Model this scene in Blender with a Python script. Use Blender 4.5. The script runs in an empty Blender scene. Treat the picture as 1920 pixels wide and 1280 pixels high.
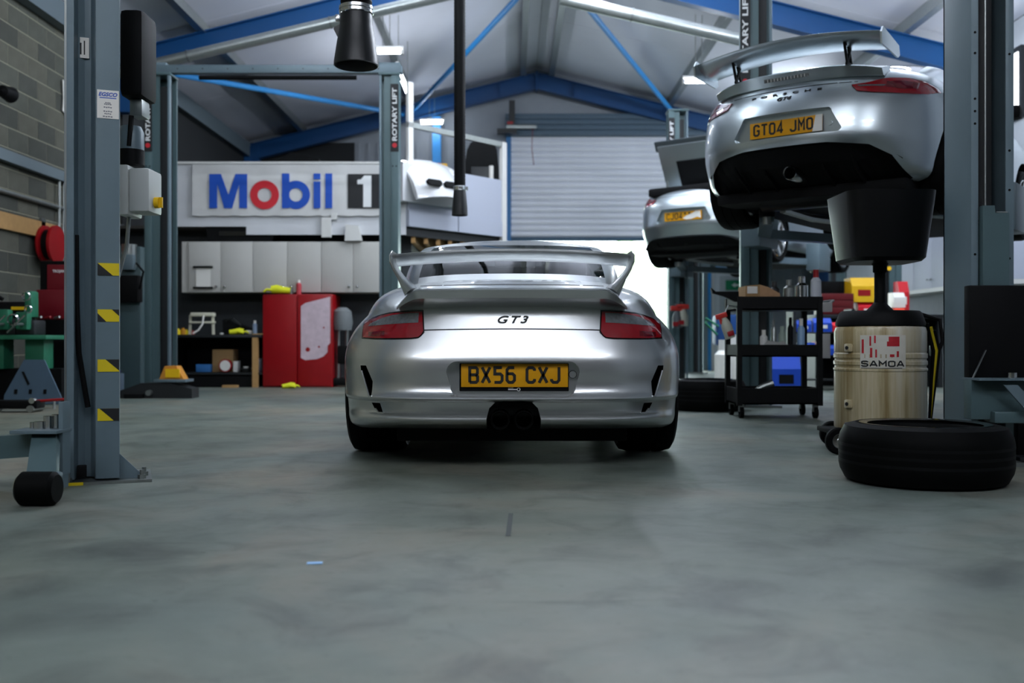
import bpy, bmesh, math, random
from mathutils import Vector, Matrix
from mathutils.bvhtree import BVHTree
R = math.radians
random.seed(7)
SC = bpy.context.scene
COL = SC.collection

# ---------------------------------------------------------------- camera
cam = bpy.data.cameras.new('camera'); cam.lens = 35.0; cam.sensor_width = 36.0
cam.clip_start = 0.05; cam.clip_end = 200
cam.dof.use_dof = True; cam.dof.focus_distance = 4.75; cam.dof.aperture_fstop = 2.2
camo = bpy.data.objects.new('camera', cam); COL.objects.link(camo)
camo.location = (0, 0, 0.6); camo.rotation_euler = (R(90), 0, 0)
SC.camera = camo

# ---------------------------------------------------------------- world, exposure
w = bpy.data.worlds.new('overcast_sky'); SC.world = w; w.use_nodes = True
w.node_tree.nodes['Background'].inputs[0].default_value = (0.80, 0.93, 1.0, 1)
w.node_tree.nodes['Background'].inputs[1].default_value = 10.0
SC.view_settings.view_transform = 'Standard'; SC.view_settings.look = 'None'
SC.view_settings.gamma = 1.0; SC.view_settings.use_curve_mapping = False
SC.view_settings.exposure = 0.15
try:
    SC.cycles.use_denoising = True
    SC.cycles.max_bounces = 8; SC.cycles.diffuse_bounces = 4; SC.cycles.glossy_bounces = 4
    SC.cycles.transmission_bounces = 6; SC.cycles.transparent_max_bounces = 8
    SC.cycles.sample_clamp_indirect = 6.0
    SC.cycles.caustics_reflective = False; SC.cycles.caustics_refractive = False
except Exception: pass
BATTEN = 130.0      # strength of the fluorescent battens under the roof

# ---------------------------------------------------------------- materials
def lin(c):
    if isinstance(c, str):
        c = c.lstrip('#'); c = [int(c[i:i+2], 16)/255 for i in (0, 2, 4)]
        return tuple((v/12.92 if v <= .04045 else ((v+.055)/1.055)**2.4) for v in c)
    return tuple(c[:3])
_M = {}
def mat(name, col='#808080', rough=.5, metal=0., coat=0., coatr=.05, noise=0., nscale=8., bump=0., bscale=60.,
        emit=0., ecol=None, trans=0., alpha=1., spec=.5, ior=1.45, aniso=None, rnoise=0.):
    if name in _M: return _M[name]
    m = bpy.data.materials.new(name); m.use_nodes = True
    nt = m.node_tree; b = nt.nodes['Principled BSDF']
    c = lin(col); I = b.inputs
    I['Base Color'].default_value = (*c, 1); I['Roughness'].default_value = rough; I['Metallic'].default_value = metal
    I['Coat Weight'].default_value = coat; I['Coat Roughness'].default_value = coatr
    I['Specular IOR Level'].default_value = spec; I['IOR'].default_value = ior
    I['Transmission Weight'].default_value = trans; I['Alpha'].default_value = alpha
    if emit:
        I['Emission Color'].default_value = (*lin(ecol or col), 1); I['Emission Strength'].default_value = emit
    if noise or bump or rnoise:
        tc = nt.nodes.new('ShaderNodeTexCoord')
    if noise:
        n = nt.nodes.new('ShaderNodeTexNoise'); n.inputs['Scale'].default_value = nscale; n.inputs['Detail'].default_value = 6
        nt.links.new(tc.outputs['Object'], n.inputs['Vector'])
        mx = nt.nodes.new('ShaderNodeMix'); mx.data_type = 'RGBA'
        mx.inputs[6].default_value = (*[v*(1-noise) for v in c], 1); mx.inputs[7].default_value = (*[min(1, v*(1+noise)) for v in c], 1)
        nt.links.new(n.outputs['Fac'], mx.inputs[0]); nt.links.new(mx.outputs[2], I['Base Color'])
    if rnoise:
        n = nt.nodes.new('ShaderNodeTexNoise'); n.inputs['Scale'].default_value = nscale*.7; n.inputs['Detail'].default_value = 5
        nt.links.new(tc.outputs['Object'], n.inputs['Vector'])
        mr = nt.nodes.new('ShaderNodeMapRange'); mr.inputs[3].default_value = max(0, rough-rnoise); mr.inputs[4].default_value = min(1, rough+rnoise)
        nt.links.new(n.outputs['Fac'], mr.inputs[0]); nt.links.new(mr.outputs[0], I['Roughness'])
    if bump:
        n = nt.nodes.new('ShaderNodeTexNoise'); n.inputs['Scale'].default_value = bscale; n.inputs['Detail'].default_value = 4
        nt.links.new(tc.outputs['Object'], n.inputs['Vector'])
        bp = nt.nodes.new('ShaderNodeBump'); bp.inputs['Strength'].default_value = bump; bp.inputs['Distance'].default_value = .01
        nt.links.new(n.outputs['Fac'], bp.inputs['Height']); nt.links.new(bp.outputs['Normal'], I['Normal'])
    _M[name] = m
    return m
SILVER = mat('silver_paint', '#cdd0d0', .30, .93, coat=.7, coatr=.06)
SILVER2 = mat('silver_paint_cool', '#bcc6ca', .30, .93, coat=.7, coatr=.06)
BLACK = mat('black_plastic', '#070809', .6, spec=.15)
UNDER = mat('underbody_black', '#060708', .75, noise=.3, spec=.2)
GLOSSB = mat('gloss_black', '#060708', .18, coat=.5)
RUBBER = mat('tyre_rubber', '#060707', .62, noise=.15, nscale=30, spec=.08)
REDL = mat('red_lens', '#860614', .12, coat=1., noise=.12, nscale=40)
REDD = mat('dark_red_lens', '#5c0410', .1, coat=1.)
SMOKE = mat('smoked_clear_lens', '#6c7072', .12, .35, coat=1., noise=.5, nscale=70)
CHROME = mat('polished_metal', '#d0d2d2', .15, 1.)
STEEL = mat('bare_steel', '#8d9290', .38, .9, rnoise=.12)
GALV = mat('galvanised_steel', '#a4aaa8', .36, .85, noise=.15, nscale=25, rnoise=.1)
def glass_mat(name, tint, refl=.9):
    m = bpy.data.materials.new(name); m.use_nodes = True; nt = m.node_tree; nt.nodes.clear(); N = nt.nodes.new; L = nt.links.new
    o = N('ShaderNodeOutputMaterial'); mx = N('ShaderNodeMixShader'); tr = N('ShaderNodeBsdfTransparent'); gl = N('ShaderNodeBsdfGlossy'); fr = N('ShaderNodeFresnel')
    tr.inputs[0].default_value = (*lin(tint), 1); gl.inputs[1].default_value = .03; gl.inputs[0].default_value = (refl, refl, refl, 1); fr.inputs[0].default_value = 1.32
    L(fr.outputs[0], mx.inputs[0]); L(tr.outputs[0], mx.inputs[1]); L(gl.outputs[0], mx.inputs[2]); L(mx.outputs[0], o.inputs[0]); return m
GLASS = glass_mat('tinted_glass', '#4f857d')
YPLATE = mat('plate_yellow', '#d99a08', .35, noise=.06)
WPLATE = mat('white_reflective', '#e8e6df', .35)
LIFTG = mat('lift_paint_grey', '#60727a', .42, .1, noise=.10, nscale=6, rnoise=.1)
LIFTT = mat('lift_paint_teal', '#4a6063', .4, .15, noise=.10, nscale=6, rnoise=.1)
BLUE = mat('steel_blue_paint', '#0a4376', .45, noise=.12, nscale=3)
BLUE2 = mat('brace_blue_paint', '#2f8fd6', .4, noise=.08, nscale=5)
WHITE = mat('white_paint', '#d6d6d2', .5, noise=.05)
YEL = mat('safety_yellow', '#d8c010', .5, noise=.08)
CREAM = mat('cream_paint', '#cfcdb8', .45, noise=.08)
REDP = mat('red_paint', '#940610', .4, noise=.1)
TXTB = mat('print_black', '#101214', .6)
TXTW = mat('print_white', '#e4e6e6', .6)
CARD = mat('cardboard', '#9a7b52', .85, noise=.12, nscale=20)
WOOD = mat('bare_timber', '#a88352', .75, noise=.2, nscale=14)
MBLUE = mat('print_blue', '#0f4bb0', .55); MRED = mat('print_red', '#c5202c', .55)
DARKG = mat('dark_grey_paint', '#171b1d', .5, noise=.1)
TEALG = mat('machine_green', '#1f6b4e', .45, noise=.2, nscale=15)

# ---------------------------------------------------------------- mesh builder
class B:
    """collects shapes in local coordinates; .o() links them as one mesh object"""
    def __init__(s): s.v = []; s.f = []; s.m = []; s.cur = 0
    def add(s, vs, fs, M=None):
        k = len(s.v)
        s.v += [tuple(M @ Vector(p)) if M else tuple(p) for p in vs]
        for f in fs: s.f.append([i+k for i in f]); s.m.append(s.cur)
        return s
    def box(s, x0, x1, y0, y1, z0, z1, b=0., M=None):
        if b <= 0:
            vs = [(x, y, z) for z in (z0, z1) for y in (y0, y1) for x in (x0, x1)]
            return s.add(vs, [(0,2,3,1),(4,5,7,6),(0,1,5,4),(2,6,7,3),(0,4,6,2),(1,3,7,5)], M)
        bm = bmesh.new(); bmesh.ops.create_cube(bm, size=1)
        bmesh.ops.scale(bm, vec=(x1-x0, y1-y0, z1-z0), verts=bm.verts)
        bmesh.ops.translate(bm, vec=((x0+x1)/2, (y0+y1)/2, (z0+z1)/2), verts=bm.verts)
        b = min(b, .49*min(x1-x0, y1-y0, z1-z0))
        bmesh.ops.bevel(bm, geom=bm.edges[:], offset=b, segments=2, profile=.6, affect='EDGES')
        s.bm(bm, M); return s
    def bm(s, bm, M=None):
        bm.verts.index_update()
        s.add([v.co[:] for v in bm.verts], [[v.index for v in f.verts] for f in bm.faces], M); bm.free(); return s
    def lathe(s, prof, n=32, axis='z', c=(0, 0, 0), a0=0, a1=360, M=None, close=False):
        """prof: list of (r, h)"""
        full = abs(a1-a0) >= 359.9; cols = n if full else n+1
        vs = []
        for i in range(cols):
            a = R(a0+(a1-a0)*i/n); ca, sa = math.cos(a), math.sin(a)
            for r, h in prof:
                p = {'z': (r*ca, r*sa, h), 'y': (r*ca, h, r*sa), 'x': (h, r*ca, r*sa)}[axis]
                vs.append((p[0]+c[0], p[1]+c[1], p[2]+c[2]))
        k = len(prof); fs = []
        for i in range(n if full else n):
            j = (i+1) % cols if full else i+1
            for q in range(k-1): fs.append((i*k+q, j*k+q, j*k+q+1, i*k+q+1))
            if close: fs.append((i*k+k-1, j*k+k-1, j*k, i*k))
        return s.add(vs, fs, M)
    def cyl(s, r, h0, h1, n=24, axis='z', c=(0, 0, 0), r2=None, M=None):
        r2 = r if r2 is None else r2
        return s.lathe([(0.0001, h0), (r, h0), (r2, h1), (0.0001, h1)], n, axis, c, M=M)
    def tube(s, pts, r, n=10, M=None, caps=True, rads=None):
        pts = [Vector(p) for p in pts]; vs = []; fs = []
        up = None
        for i, p in enumerate(pts):
            d = (pts[min(i+1, len(pts)-1)]-pts[max(i-1, 0)]).normalized()
            if up is None:
                up = Vector((0, 0, 1)) if abs(d.z) < .9 else Vector((1, 0, 0))
            a = d.cross(up).normalized(); up = a.cross(d).normalized()
            rr = rads[i] if rads else r
            for q in range(n):
                t = 2*math.pi*q/n; vs.append(tuple(p+a*math.cos(t)*rr+up*math.sin(t)*rr))
        for i in range(len(pts)-1):
            for q in range(n):
                q2 = (q+1) % n; fs.append((i*n+q, i*n+q2, (i+1)*n+q2, (i+1)*n+q))
        if caps: fs.append(tuple(range(n))[::-1]); fs.append(tuple((len(pts)-1)*n+q for q in range(n)))
        return s.add(vs, fs, M)
    def prism(s, poly, h0, h1, axis='y', M=None):
        """extrude 2D polygon; axis y: poly is (x,z); axis z: (x,y); axis x: (y,z)"""
        f = {'y': lambda p, h: (p[0], h, p[1]), 'z': lambda p, h: (p[0], p[1], h), 'x': lambda p, h: (h, p[0], p[1])}[axis]
        n = len(poly); vs = [f(p, h0) for p in poly]+[f(p, h1) for p in poly]
        fs = [tuple(range(n))[::-1], tuple(range(n, 2*n))]+[(i, (i+1) % n, (i+1) % n+n, i+n) for i in range(n)]
        return s.add(vs, fs, M)
    def beam(s, p0, p1, w, h, M=None):
        """rectangular bar between two points, w across, h 'upwards'"""
        p0, p1 = Vector(p0), Vector(p1); d = (p1-p0); L = d.length; d.normalize()
        up = Vector((0, 0, 1)) if abs(d.z) < .95 else Vector((0, 1, 0))
        a = d.cross(up).normalized(); u = a.cross(d).normalized()
        T = Matrix((( a.x, d.x, u.x, p0.x), (a.y, d.y, u.y, p0.y), (a.z, d.z, u.z, p0.z), (0, 0, 0, 1)))
        if M: T = M @ T
        return s.box(-w/2, w/2, 0, L, -h/2, h/2, M=T)
    def ibeam(s, p0, p1, w, h, t=.014, M=None):
        p0, p1 = Vector(p0), Vector(p1); d = (p1-p0); L = d.length; d.normalize()
        a = d.cross(Vector((0, 0, 1))).normalized(); u = a.cross(d).normalized()
        T = Matrix(((a.x, d.x, u.x, p0.x), (a.y, d.y, u.y, p0.y), (a.z, d.z, u.z, p0.z), (0, 0, 0, 1)))
        poly = [(-w/2,-h/2),(w/2,-h/2),(w/2,-h/2+t),(t/2,-h/2+t),(t/2,h/2-t),(w/2,h/2-t),(w/2,h/2),(-w/2,h/2),(-w/2,h/2-t),(-t/2,h/2-t),(-t/2,-h/2+t),(-w/2,-h/2+t)]
        return s.prism(poly, 0, L, 'y', T)
    def mesh(s, name, smooth=30, fix=True):
        me = bpy.data.meshes.new(name); me.from_pydata(s.v, [], s.f)
        if any(s.m):
            me.polygons.foreach_set('material_index', s.m)
        if fix:
            bm = bmesh.new(); bm.from_mesh(me)
            bmesh.ops.recalc_face_normals(bm, faces=bm.faces); bm.to_mesh(me); bm.free()
        if smooth:
            me.polygons.foreach_set('use_smooth', [True]*len(me.polygons)); me.set_sharp_from_angle(angle=R(smooth))
        me.update(); return me
    def o(s, name, m, parent=None, smooth=30, loc=None, rot=None, fix=True):
        return link(name, s.mesh(name, smooth, fix), m, parent, loc, rot)
def link(name, me, m=None, parent=None, loc=None, rot=None):
    o = bpy.data.objects.new(name, me); COL.objects.link(o)
    if m is not None and not me.materials:
        for x in (m if isinstance(m, (list, tuple)) else [m]): me.materials.append(x)
    if parent: o.parent = parent
    if loc: o.location = loc
    if rot: o.rotation_euler = rot
    return o
def thing(name, label, cat, loc=(0, 0, 0), rz=0., group=None):
    o = bpy.data.objects.new(name, None); COL.objects.link(o); o.location = loc; o.rotation_euler = (0, 0, R(rz))
    o.empty_display_size = .1
    return tag(o, label, cat, group)
def tag(o, label, cat, group=None):
    o['label'] = label; o['category'] = cat
    if group: o['group'] = group
    return o
def struct(o, label=None):
    o['kind'] = 'structure'
    if label: o['label'] = label
    return o
def TM(loc=(0, 0, 0), rx=0, ry=0, rz=0, s=1):
    return Matrix.Translation(loc) @ Matrix.Rotation(R(rz), 4, 'Z') @ Matrix.Rotation(R(ry), 4, 'Y') @ Matrix.Rotation(R(rx), 4, 'X') @ Matrix.Scale(s, 4)
def text_mesh(body, width, height, bold=0., shear=0., thick=.001, spacing=1.):
    """flat letters in the x-z plane, centred, facing -y"""
    cu = bpy.data.curves.new('lettering', 'FONT'); cu.body = body; cu.align_x = 'LEFT'
    cu.offset = bold; cu.shear = shear; cu.extrude = .01; cu.space_character = spacing; cu.resolution_u = 4
    ob = bpy.data.objects.new('lettering', cu); COL.objects.link(ob)
    dg = bpy.context.evaluated_depsgraph_get(); me = bpy.data.meshes.new_from_object(ob.evaluated_get(dg))
    bpy.data.objects.remove(ob); bpy.data.curves.remove(cu)
    xs = [v.co.x for v in me.vertices]; ys = [v.co.y for v in me.vertices]
    x0, x1, y0, y1 = min(xs), max(xs), min(ys), max(ys)
    for v in me.vertices:
        x = ((v.co.x-x0)/(x1-x0)-.5)*width; z = ((v.co.y-y0)/(y1-y0)-.5)*height; v.co = (x, (-thick if v.co.z > 0 else 0), z)
    me.update(); return me
def lettering(name, body, width, height, m, parent, loc, rot=(0, 0, 0), **k):
    return link(name, text_mesh(body, width, height, **k), m, parent, loc, rot)
def copytree(o, parent=None, **props):
    c = o.copy(); COL.objects.link(c); c.parent = parent
    for ch in list(o.children): copytree(ch, c)
    for k, v in props.items(): c[k] = v
    return c
# ================================================================ the building
XL, XR, YB, YF, RX = -5.47, 6.47, 20.6, -3.2, 0.5      # left wall, right wall, back wall, open end behind the camera, ridge
def zr(x): return 6.22-.25*abs(x-RX)                     # underside of the roof lining
# concrete floor
def floor_mat():
    m = bpy.data.materials.new('painted_concrete'); m.use_nodes = True; nt = m.node_tree; b = nt.nodes['Principled BSDF']
    N = nt.nodes.new; L = nt.links.new
    tc = N('ShaderNodeTexCoord')
    def noise(sc, det, rough=.55, dist=0.):
        n = N('ShaderNodeTexNoise'); n.inputs['Scale'].default_value = sc; n.inputs['Detail'].default_value = det
        n.inputs['Roughness'].default_value = rough; n.inputs['Distortion'].default_value = dist; L(tc.outputs['Object'], n.inputs['Vector']); return n
    def ramp(n, stops):
        r = N('ShaderNodeValToRGB'); e = r.color_ramp.elements
        while len(e) < len(stops): e.new(.5)
        for q, (p, c) in enumerate(stops): e[q].position = p; e[q].color = (*c, 1)
        L(n.outputs['Fac'], r.inputs[0]); return r
    a = ramp(noise(.7, 8, .6, .6), [(.3, lin('#4d5954')), (.5, lin('#667069')), (.7, lin('#7b776b'))])
    c = ramp(noise(3.2, 10, .65, .8), [(.32, (.55,)*3), (.5, (.95,)*3), (.72, (1.12,)*3)])
    d = ramp(noise(14, 8, .7), [(.28, (.62,)*3), (.40, (1,)*3), (1, (1,)*3)])
    def mul(x, y):
        k = N('ShaderNodeMix'); k.data_type = 'RGBA'; k.blend_type = 'MULTIPLY'; k.inputs[0].default_value = 1
        L(x, k.inputs[6]); L(y, k.inputs[7]); return k.outputs[2]
    col = mul(mul(a.outputs[0], c.outputs[0]), d.outputs[0]); L(col, b.inputs['Base Color'])
    mp = N('ShaderNodeMapping'); mp.inputs['Scale'].default_value = (1.0, 7.0, 1.0); mp.inputs['Rotation'].default_value = (0, 0, .3); L(tc.outputs['Object'], mp.inputs[0])
    sn = noise(1.6, 10, .7, .4); L(mp.outputs[0], sn.inputs['Vector'])
    sc = ramp(sn, [(.30, (.60,)*3), (.40, (1,)*3), (.68, (1,)*3), (.78, (1.25,)*3)])
    sp = ramp(noise(38, 3, .5), [(.22, (.45,)*3), (.30, (1,)*3), (.74, (1,)*3), (.80, (1.5,)*3)])
    warm = N('ShaderNodeMix'); warm.data_type = 'RGBA'; wn = ramp(noise(.45, 4, .5, .5), [(.42, (0,)*3), (.62, (1,)*3)])
    L(wn.outputs[0], warm.inputs[0]); warm.inputs[6].default_value = (1, 1, 1, 1); warm.inputs[7].default_value = (1.10, 1.0, .90, 1)
    col = mul(mul(mul(col, sc.outputs[0]), sp.outputs[0]), warm.outputs[2]); L(col, b.inputs['Base Color'])
    r = N('ShaderNodeMapRange'); r.inputs[3].default_value = .34; r.inputs[4].default_value = .62
    L(noise(2.1, 8, .6).outputs['Fac'], r.inputs[0]); L(r.outputs[0], b.inputs['Roughness'])
    bp = N('ShaderNodeBump'); bp.inputs['Strength'].default_value = .12; bp.inputs['Distance'].default_value = .01
    L(noise(22, 8, .6).outputs['Fac'], bp.inputs['Height']); L(bp.outputs['Normal'], b.inputs['Normal'])
    b.inputs['Specular IOR Level'].default_value = .35
    return m
FLOORM = floor_mat()
fl = struct(B().box(XL-.3, XR+.3, YF-1, YB+.3, -.12, 0).o('floor', FLOORM, smooth=0), 'scuffed grey green painted concrete workshop floor')
struct(B().box(-14, 18, YB+.3, 60, -.14, -.02).o('ground_outside', mat('yard_concrete', '#9a9a94', .8, noise=.15, nscale=2), smooth=0))

# left wall: concrete blocks laid in courses, recessed mortar behind
MORTAR = mat('mortar', '#8c8a78', .9, noise=.1)
wl = struct(B().box(XL-.25, XL, YF, YB, 0, 4.72).o('wall_left', MORTAR, smooth=0), 'dark grey concrete block wall with pale mortar joints')
def block_mat(name, col): return mat(name, col, .92, noise=.22, nscale=9, bump=.35, bscale=70)
BM = [block_mat('concrete_block_a', '#4c4e46'), block_mat('concrete_block_b', '#42443e'), block_mat('concrete_block_c', '#55554b')]
bmeshes = []
for m in BM:
    me = B().box(-.01, .005, .006, .444, .006, .219, b=.004).mesh('concrete_block', 0); me.materials.append(m); bmeshes.append(me)
rest = B()
for r in range(21):
    y = 8.1+(.225 if r % 2 else 0)
    k = 0
    while y < 16.1:
        if 4.72-r*.225 > .2:
            inview = y > 9.6
            px0 = 960+XL*1867/(y+.45)
            # rows that stand in view are laid block by block
            if inview and (px0 < 140 or 215 < px0 < 330) and .6+640*y/1867 > r*.225-.1:
                o = link('concrete_block', bmeshes[random.randrange(3)], None, wl, (XL, y, r*.225))
            else:
                rest.box(XL-.01, XL+.005, y+.006, y+.444, r*.225+.006, r*.225+.219)
        y += .45
ro = rest.o('concrete_blocks', BM[0], wl, smooth=0); ro['kind'] = 'stuff'
struct(B().box(XL+.008, XL+.03, 13.9, YB-.07, 2.2, 4.72).o('wall_shade_side', mat('shade_charcoal', '#1a1d1f', .8), smooth=0), 'charcoal sheet painting deep shade on the side wall above the mezzanine')  # dark sheet stands in for the unlit end of this wall
# back wall: profiled cladding, with the roller door opening X 0..3.9
CLAD = mat('grey_wall_cladding', '#8f969d', .55, noise=.06)
DX0, DX1, DZ = -.02, 3.92, 4.72
struct(B().box(XL, -3.25, YB-.06, YB-.04, 2.2, 4.7).o('wall_shade_gable', mat('shade_charcoal', '#1a1d1f', .8), smooth=0), 'charcoal sheet painting deep shade on the gable above the mezzanine')  # shade of the unlit gable corner put in as a dark colour
wb = struct(B().box(XL, DX0, YB, YB+.2, 0, 4.72).box(DX1, XR, YB, YB+.2, 0, 4.72).prism([(XL, 4.72), (XR, 4.72), (XR, 4.84), (RX, 6.42), (XL, 4.84)], YB, YB+.2).o('wall_back', CLAD, smooth=0), 'grey profiled steel sheet gable wall')
ribm = B().box(-.02, .02, -.03, 0, 0, 1).mesh('cladding_rib', 0); ribm.materials.append(CLAD)
x = XL+.1
while x < XR:
    if not (DX0-.05 < x < DX1+.05) and x > -3.2:
        o = link('cladding_rib', ribm, None, wb, (x, YB, 0)); o.scale = (1, 1, min(4.7, zr(x)-.1))
    x += .2
struct(B().box(XR, XR+.25, YF, YB, 0, 4.72).o('wall_right', mat('white_blockwork', '#9aa0a6', .7, noise=.08), smooth=0), 'pale grey painted side wall')
# wall behind the camera
struct(B().box(XL, XR, YF-.2, YF, 0, 4.72).prism([(XL, 4.72), (XR, 4.72), (RX, 6.3)], YF-.2, YF).o('wall_front', mat('front_wall_sheet', '#1f2224', .7), smooth=0))
# roof lining in separate sheets, purlins, ridge
LINING = mat('white_roof_lining', '#dde0ea', .6, noise=.05, nscale=2)
roof = struct(B().prism([(XL-.3, zr(XL)+.06-.075), (RX, zr(RX)+.06), (XR+.3, zr(XR)+.06-.075), (XR+.3, zr(XR)+.2), (RX, zr(RX)+.3), (XL-.3, zr(XL)+.2)], YF-.2, YB+.2).o('ceiling', mat('roof_sheet', '#3c4044', .6), smooth=0), 'pitched roof with pale lining sheets')
PUR = [-4.29, -2.03, .21, .79, 3.2, 5.4]
edges = [XL]+PUR[:3]+[RX]+PUR[3:]+[XR]
for a, b in zip(edges[:-1], edges[1:]):
    for k in range(7):
        y0 = YF+k*3.4; y1 = min(y0+3.388, YB)
        bb = B(); za, zb = zr(a), zr(b)
        bb.add([(a+.004, y0, za), (b-.004, y0, zb), (b-.004, y1, zb), (a+.004, y1, za), (a+.004, y0, za+.03), (b-.004, y0, zb+.03), (b-.004, y1, zb+.03), (a+.004, y1, za+.03)],
               [(0,1,2,3), (4,7,6,5), (0,4,5,1), (1,5,6,2), (2,6,7,3), (3,7,4,0)])
        bb.o('lining_panel', LINING, roof, smooth=0)
for x in PUR:
    z = zr(x)
    B().box(x-.04, x+.04, YF, YB-.02, z-.15, z-.002).box(x-.04, x+.07, YF, YB-.02, z-.165, z-.15).o('purlin', GALV, roof, smooth=0)
# portal frames: blue steel rafters and columns
def frame(y, lab, d=.32, cols=True):
    t = thing('portal_frame', lab, 'roof frame', (0, y, 0))
    zl, zc, zR = zr(XL)-.17-d/2, zr(RX)-.17-d/2, zr(XR)-.17-d/2
    B().ibeam((XL+.18, 0, zl+.045), (RX, 0, zc), .17, d).o('rafter', BLUE, t, smooth=0)
    B().ibeam((XR-.18, 0, zR+.045), (RX, 0, zc), .17, d).o('rafter', BLUE, t, smooth=0)
    for s in (-1, 1):                                     # apex end plates and stiffeners
        B().box(RX+s*.01-.012, RX+s*.01+.012, -.10, .10, zc-.2, zc+.18).o('apex_plate', BLUE, t, smooth=0)
        B().box(RX+s*.75-.006, RX+s*.75+.006, -.085, .085, zc-.34, zc-.02).o('stiffener', BLUE, t, smooth=0)
    if cols:
        for x, zz, zs in ((XL+.19, zl, 3.75), (XR-.19, zR, 0)):
            bb = B(); P = [(-.15,-.085),(.15,-.085),(.15,-.07),(.008,-.07),(.008,.07),(.15,.07),(.15,.085),(-.15,.085),(-.15,.07),(-.008,.07),(-.008,-.07),(-.15,-.07)]
            bb.prism([(a+x, b) for a, b in P], zs, zz+d/2, 'z').o('column', BLUE, t, smooth=0)
    return t
frame(20.25, 'blue steel rafter frame at the far gable above the roller shutter')
frame(13.75, 'blue steel rafter frame crossing the roof above the white banner')
frame(6.2, 'blue steel rafter frame crossing the roof over the silver coupe')
# wind bracing tubes in the roof slope
def brace(p0, p1, lab, r=.045):
    t = thing('roof_brace', lab, 'brace', p0)
    d = Vector(p1)-Vector(p0); B().tube([(0, 0, 0), d], r, 12).o('tube', BLUE2, t)
    u = d.normalized()
    for q, e in ((u*.06, 1), (d-u*.06, -1)):
        B().box(-.01, .01, -.09, .09, -.1, .1, M=Matrix.Translation(q)).o('end_plate', BLUE, t, smooth=0)
zp = lambda x: zr(x)-.36
brace((.45, 14.0, zp(.4)), (-2.05, 20.1, zp(-2.1)), 'blue brace tube rising towards the ridge beside the hanging hose')
brace((.62, 14.0, zp(.6)), (3.3, 20.1, zp(3.3)), 'blue brace tube descending from the ridge towards the far lift post')
brace((-5.1, 13.95, zp(-5.1)-.05), (-2.2, 20.1, zp(-2.2)), 'blue brace tube in the dark roof over the cream cabinets')
# round galvanised pipes following the rafters
def pipe(p0, p1, r, lab):
    t = thing('galvanised_duct', lab, 'duct', p0); d = Vector(p1)-Vector(p0); L = d.length; u = d/L
    B().tube([(0, 0, 0), d], r, 20).o('pipe', GALV, t)
    k = .9
    while k < L:
        B().tube([u*(k-.012), u*(k+.012)], r*1.1, 20).o('coupling', STEEL, t); k += 1.75
    return t
def on(px, py, Y): return ((px-960)*Y/1867, Y, .6+(640-py)*Y/1867)
pipe(on(215, 138, 11.9), on(985, -44, 11.9), .066, 'round galvanised duct under the dark blue rafter on the block wall side')
pipe(on(1052, -2, 12.3), on(1460, 90, 12.3), .078, 'round galvanised duct running down from the ridge over the raised cars')
# long steel rails on the block wall
struct(B().box(XL+.022, XL+.10, 8, 16.2, 2.52, 2.64).o('trim_1', mat('trunking_grey', '#5f6c72', .5), smooth=0), 'grey steel trunking along the block wall')
struct(B().box(XL+.022, XL+.16, 8, YB, 4.35, 4.62).o('trim_2', mat('eaves_grey', '#5a676e', .5), smooth=0))
struct(B().tube([(XL+.05, 8, 2.2), (XL+.05, 16.2, 2.2)], .024, 10).o('trim_3', STEEL), 'steel conduit pipe along the block wall')
struct(B().box(XL+.022, XL+.06, 8, 11.9, 1.80, 1.98).o('trim_4', WOOD, smooth=0), 'bare timber board fixed along the block wall')

# fluorescent battens: the workshop's own lights
DIFF = mat('lit_tube', '#ffffff', .4, emit=BATTEN, ecol='#eaf4ff')
DIFF4 = mat('lit_tube_high', '#ffffff', .4, emit=BATTEN*1.7, ecol='#eaf2ff')
DIFF3 = mat('lit_tube_far', '#ffffff', .4, emit=BATTEN*.32, ecol='#eef5ff')
DIFF2 = mat('lit_tube_front', '#ffffff', .4, emit=BATTEN*.46, ecol='#f1f5ff')
def batten(loc, L, rz, lab, grp='fluorescent battens', m=None):
    t = thing('batten_light', lab, 'light', loc, rz, grp)
    B().box(-.02, .02, -L/2, L/2, .02, .06, b=.006).o('body', WHITE, t)
    for y in (-L/2+.2, L/2-.2): B().tube([(0, y, .06), (0, y, .06+max(.02, zr(loc[0])-loc[2]-.06))], .006, 6).o('hanger', STEEL, t)
    B().lathe([(.033, -L/2+.03), (.033, L/2-.03)], 12, 'y', (0, 0, -.02)).o('tube', m or DIFF, t)
    for y in (-L/2+.02, L/2-.02): B().box(-.04, .04, y-.02, y+.02, -.06, 0).o('end_cap', WHITE, t)
    return t
batten((-1.76, 16.1, 4.82), 1.75, 0, 'lit fluorescent batten hanging near the roof brace beside the hanging hose', m=DIFF3)
batten((-1.83, 14.5, 4.84), .50, 90, 'short lit fluorescent batten beside the black funnel under the roof', m=DIFF3)
batten((2.87, 15.3, 4.62), .50, 90, 'short lit fluorescent batten above the far car with the raised lid', m=DIFF3)
batten((-1.6, 19.9, 5.0), .5, 90, 'short lit tube on the far wall behind the mezzanine rail', m=DIFF3)
OFFV = 'fluorescent batten on the roof out of the picture'
for x, y, rz in ((.6, 7.4, 90), (-2.2, 7.4, 90), (2.9, 9.8, 0), (4.5, 10.6, 0), (5.2, 17.5, 0), (1.2, 11.8, 0), (-.8, 12.0, 0)):
    batten((x, y, zr(x)-(.9 if 1 < x < 3 else .55)), 1.8, rz, OFFV, m=DIFF4 if 1 < x < 5 else None)
for x in (-4.0, -2.0, 0, 2.0, 4.0):
    for y in (-.7, -2.3): batten((x, y, zr(x)-.5), 1.8, 90, OFFV, m=DIFF2)
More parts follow.
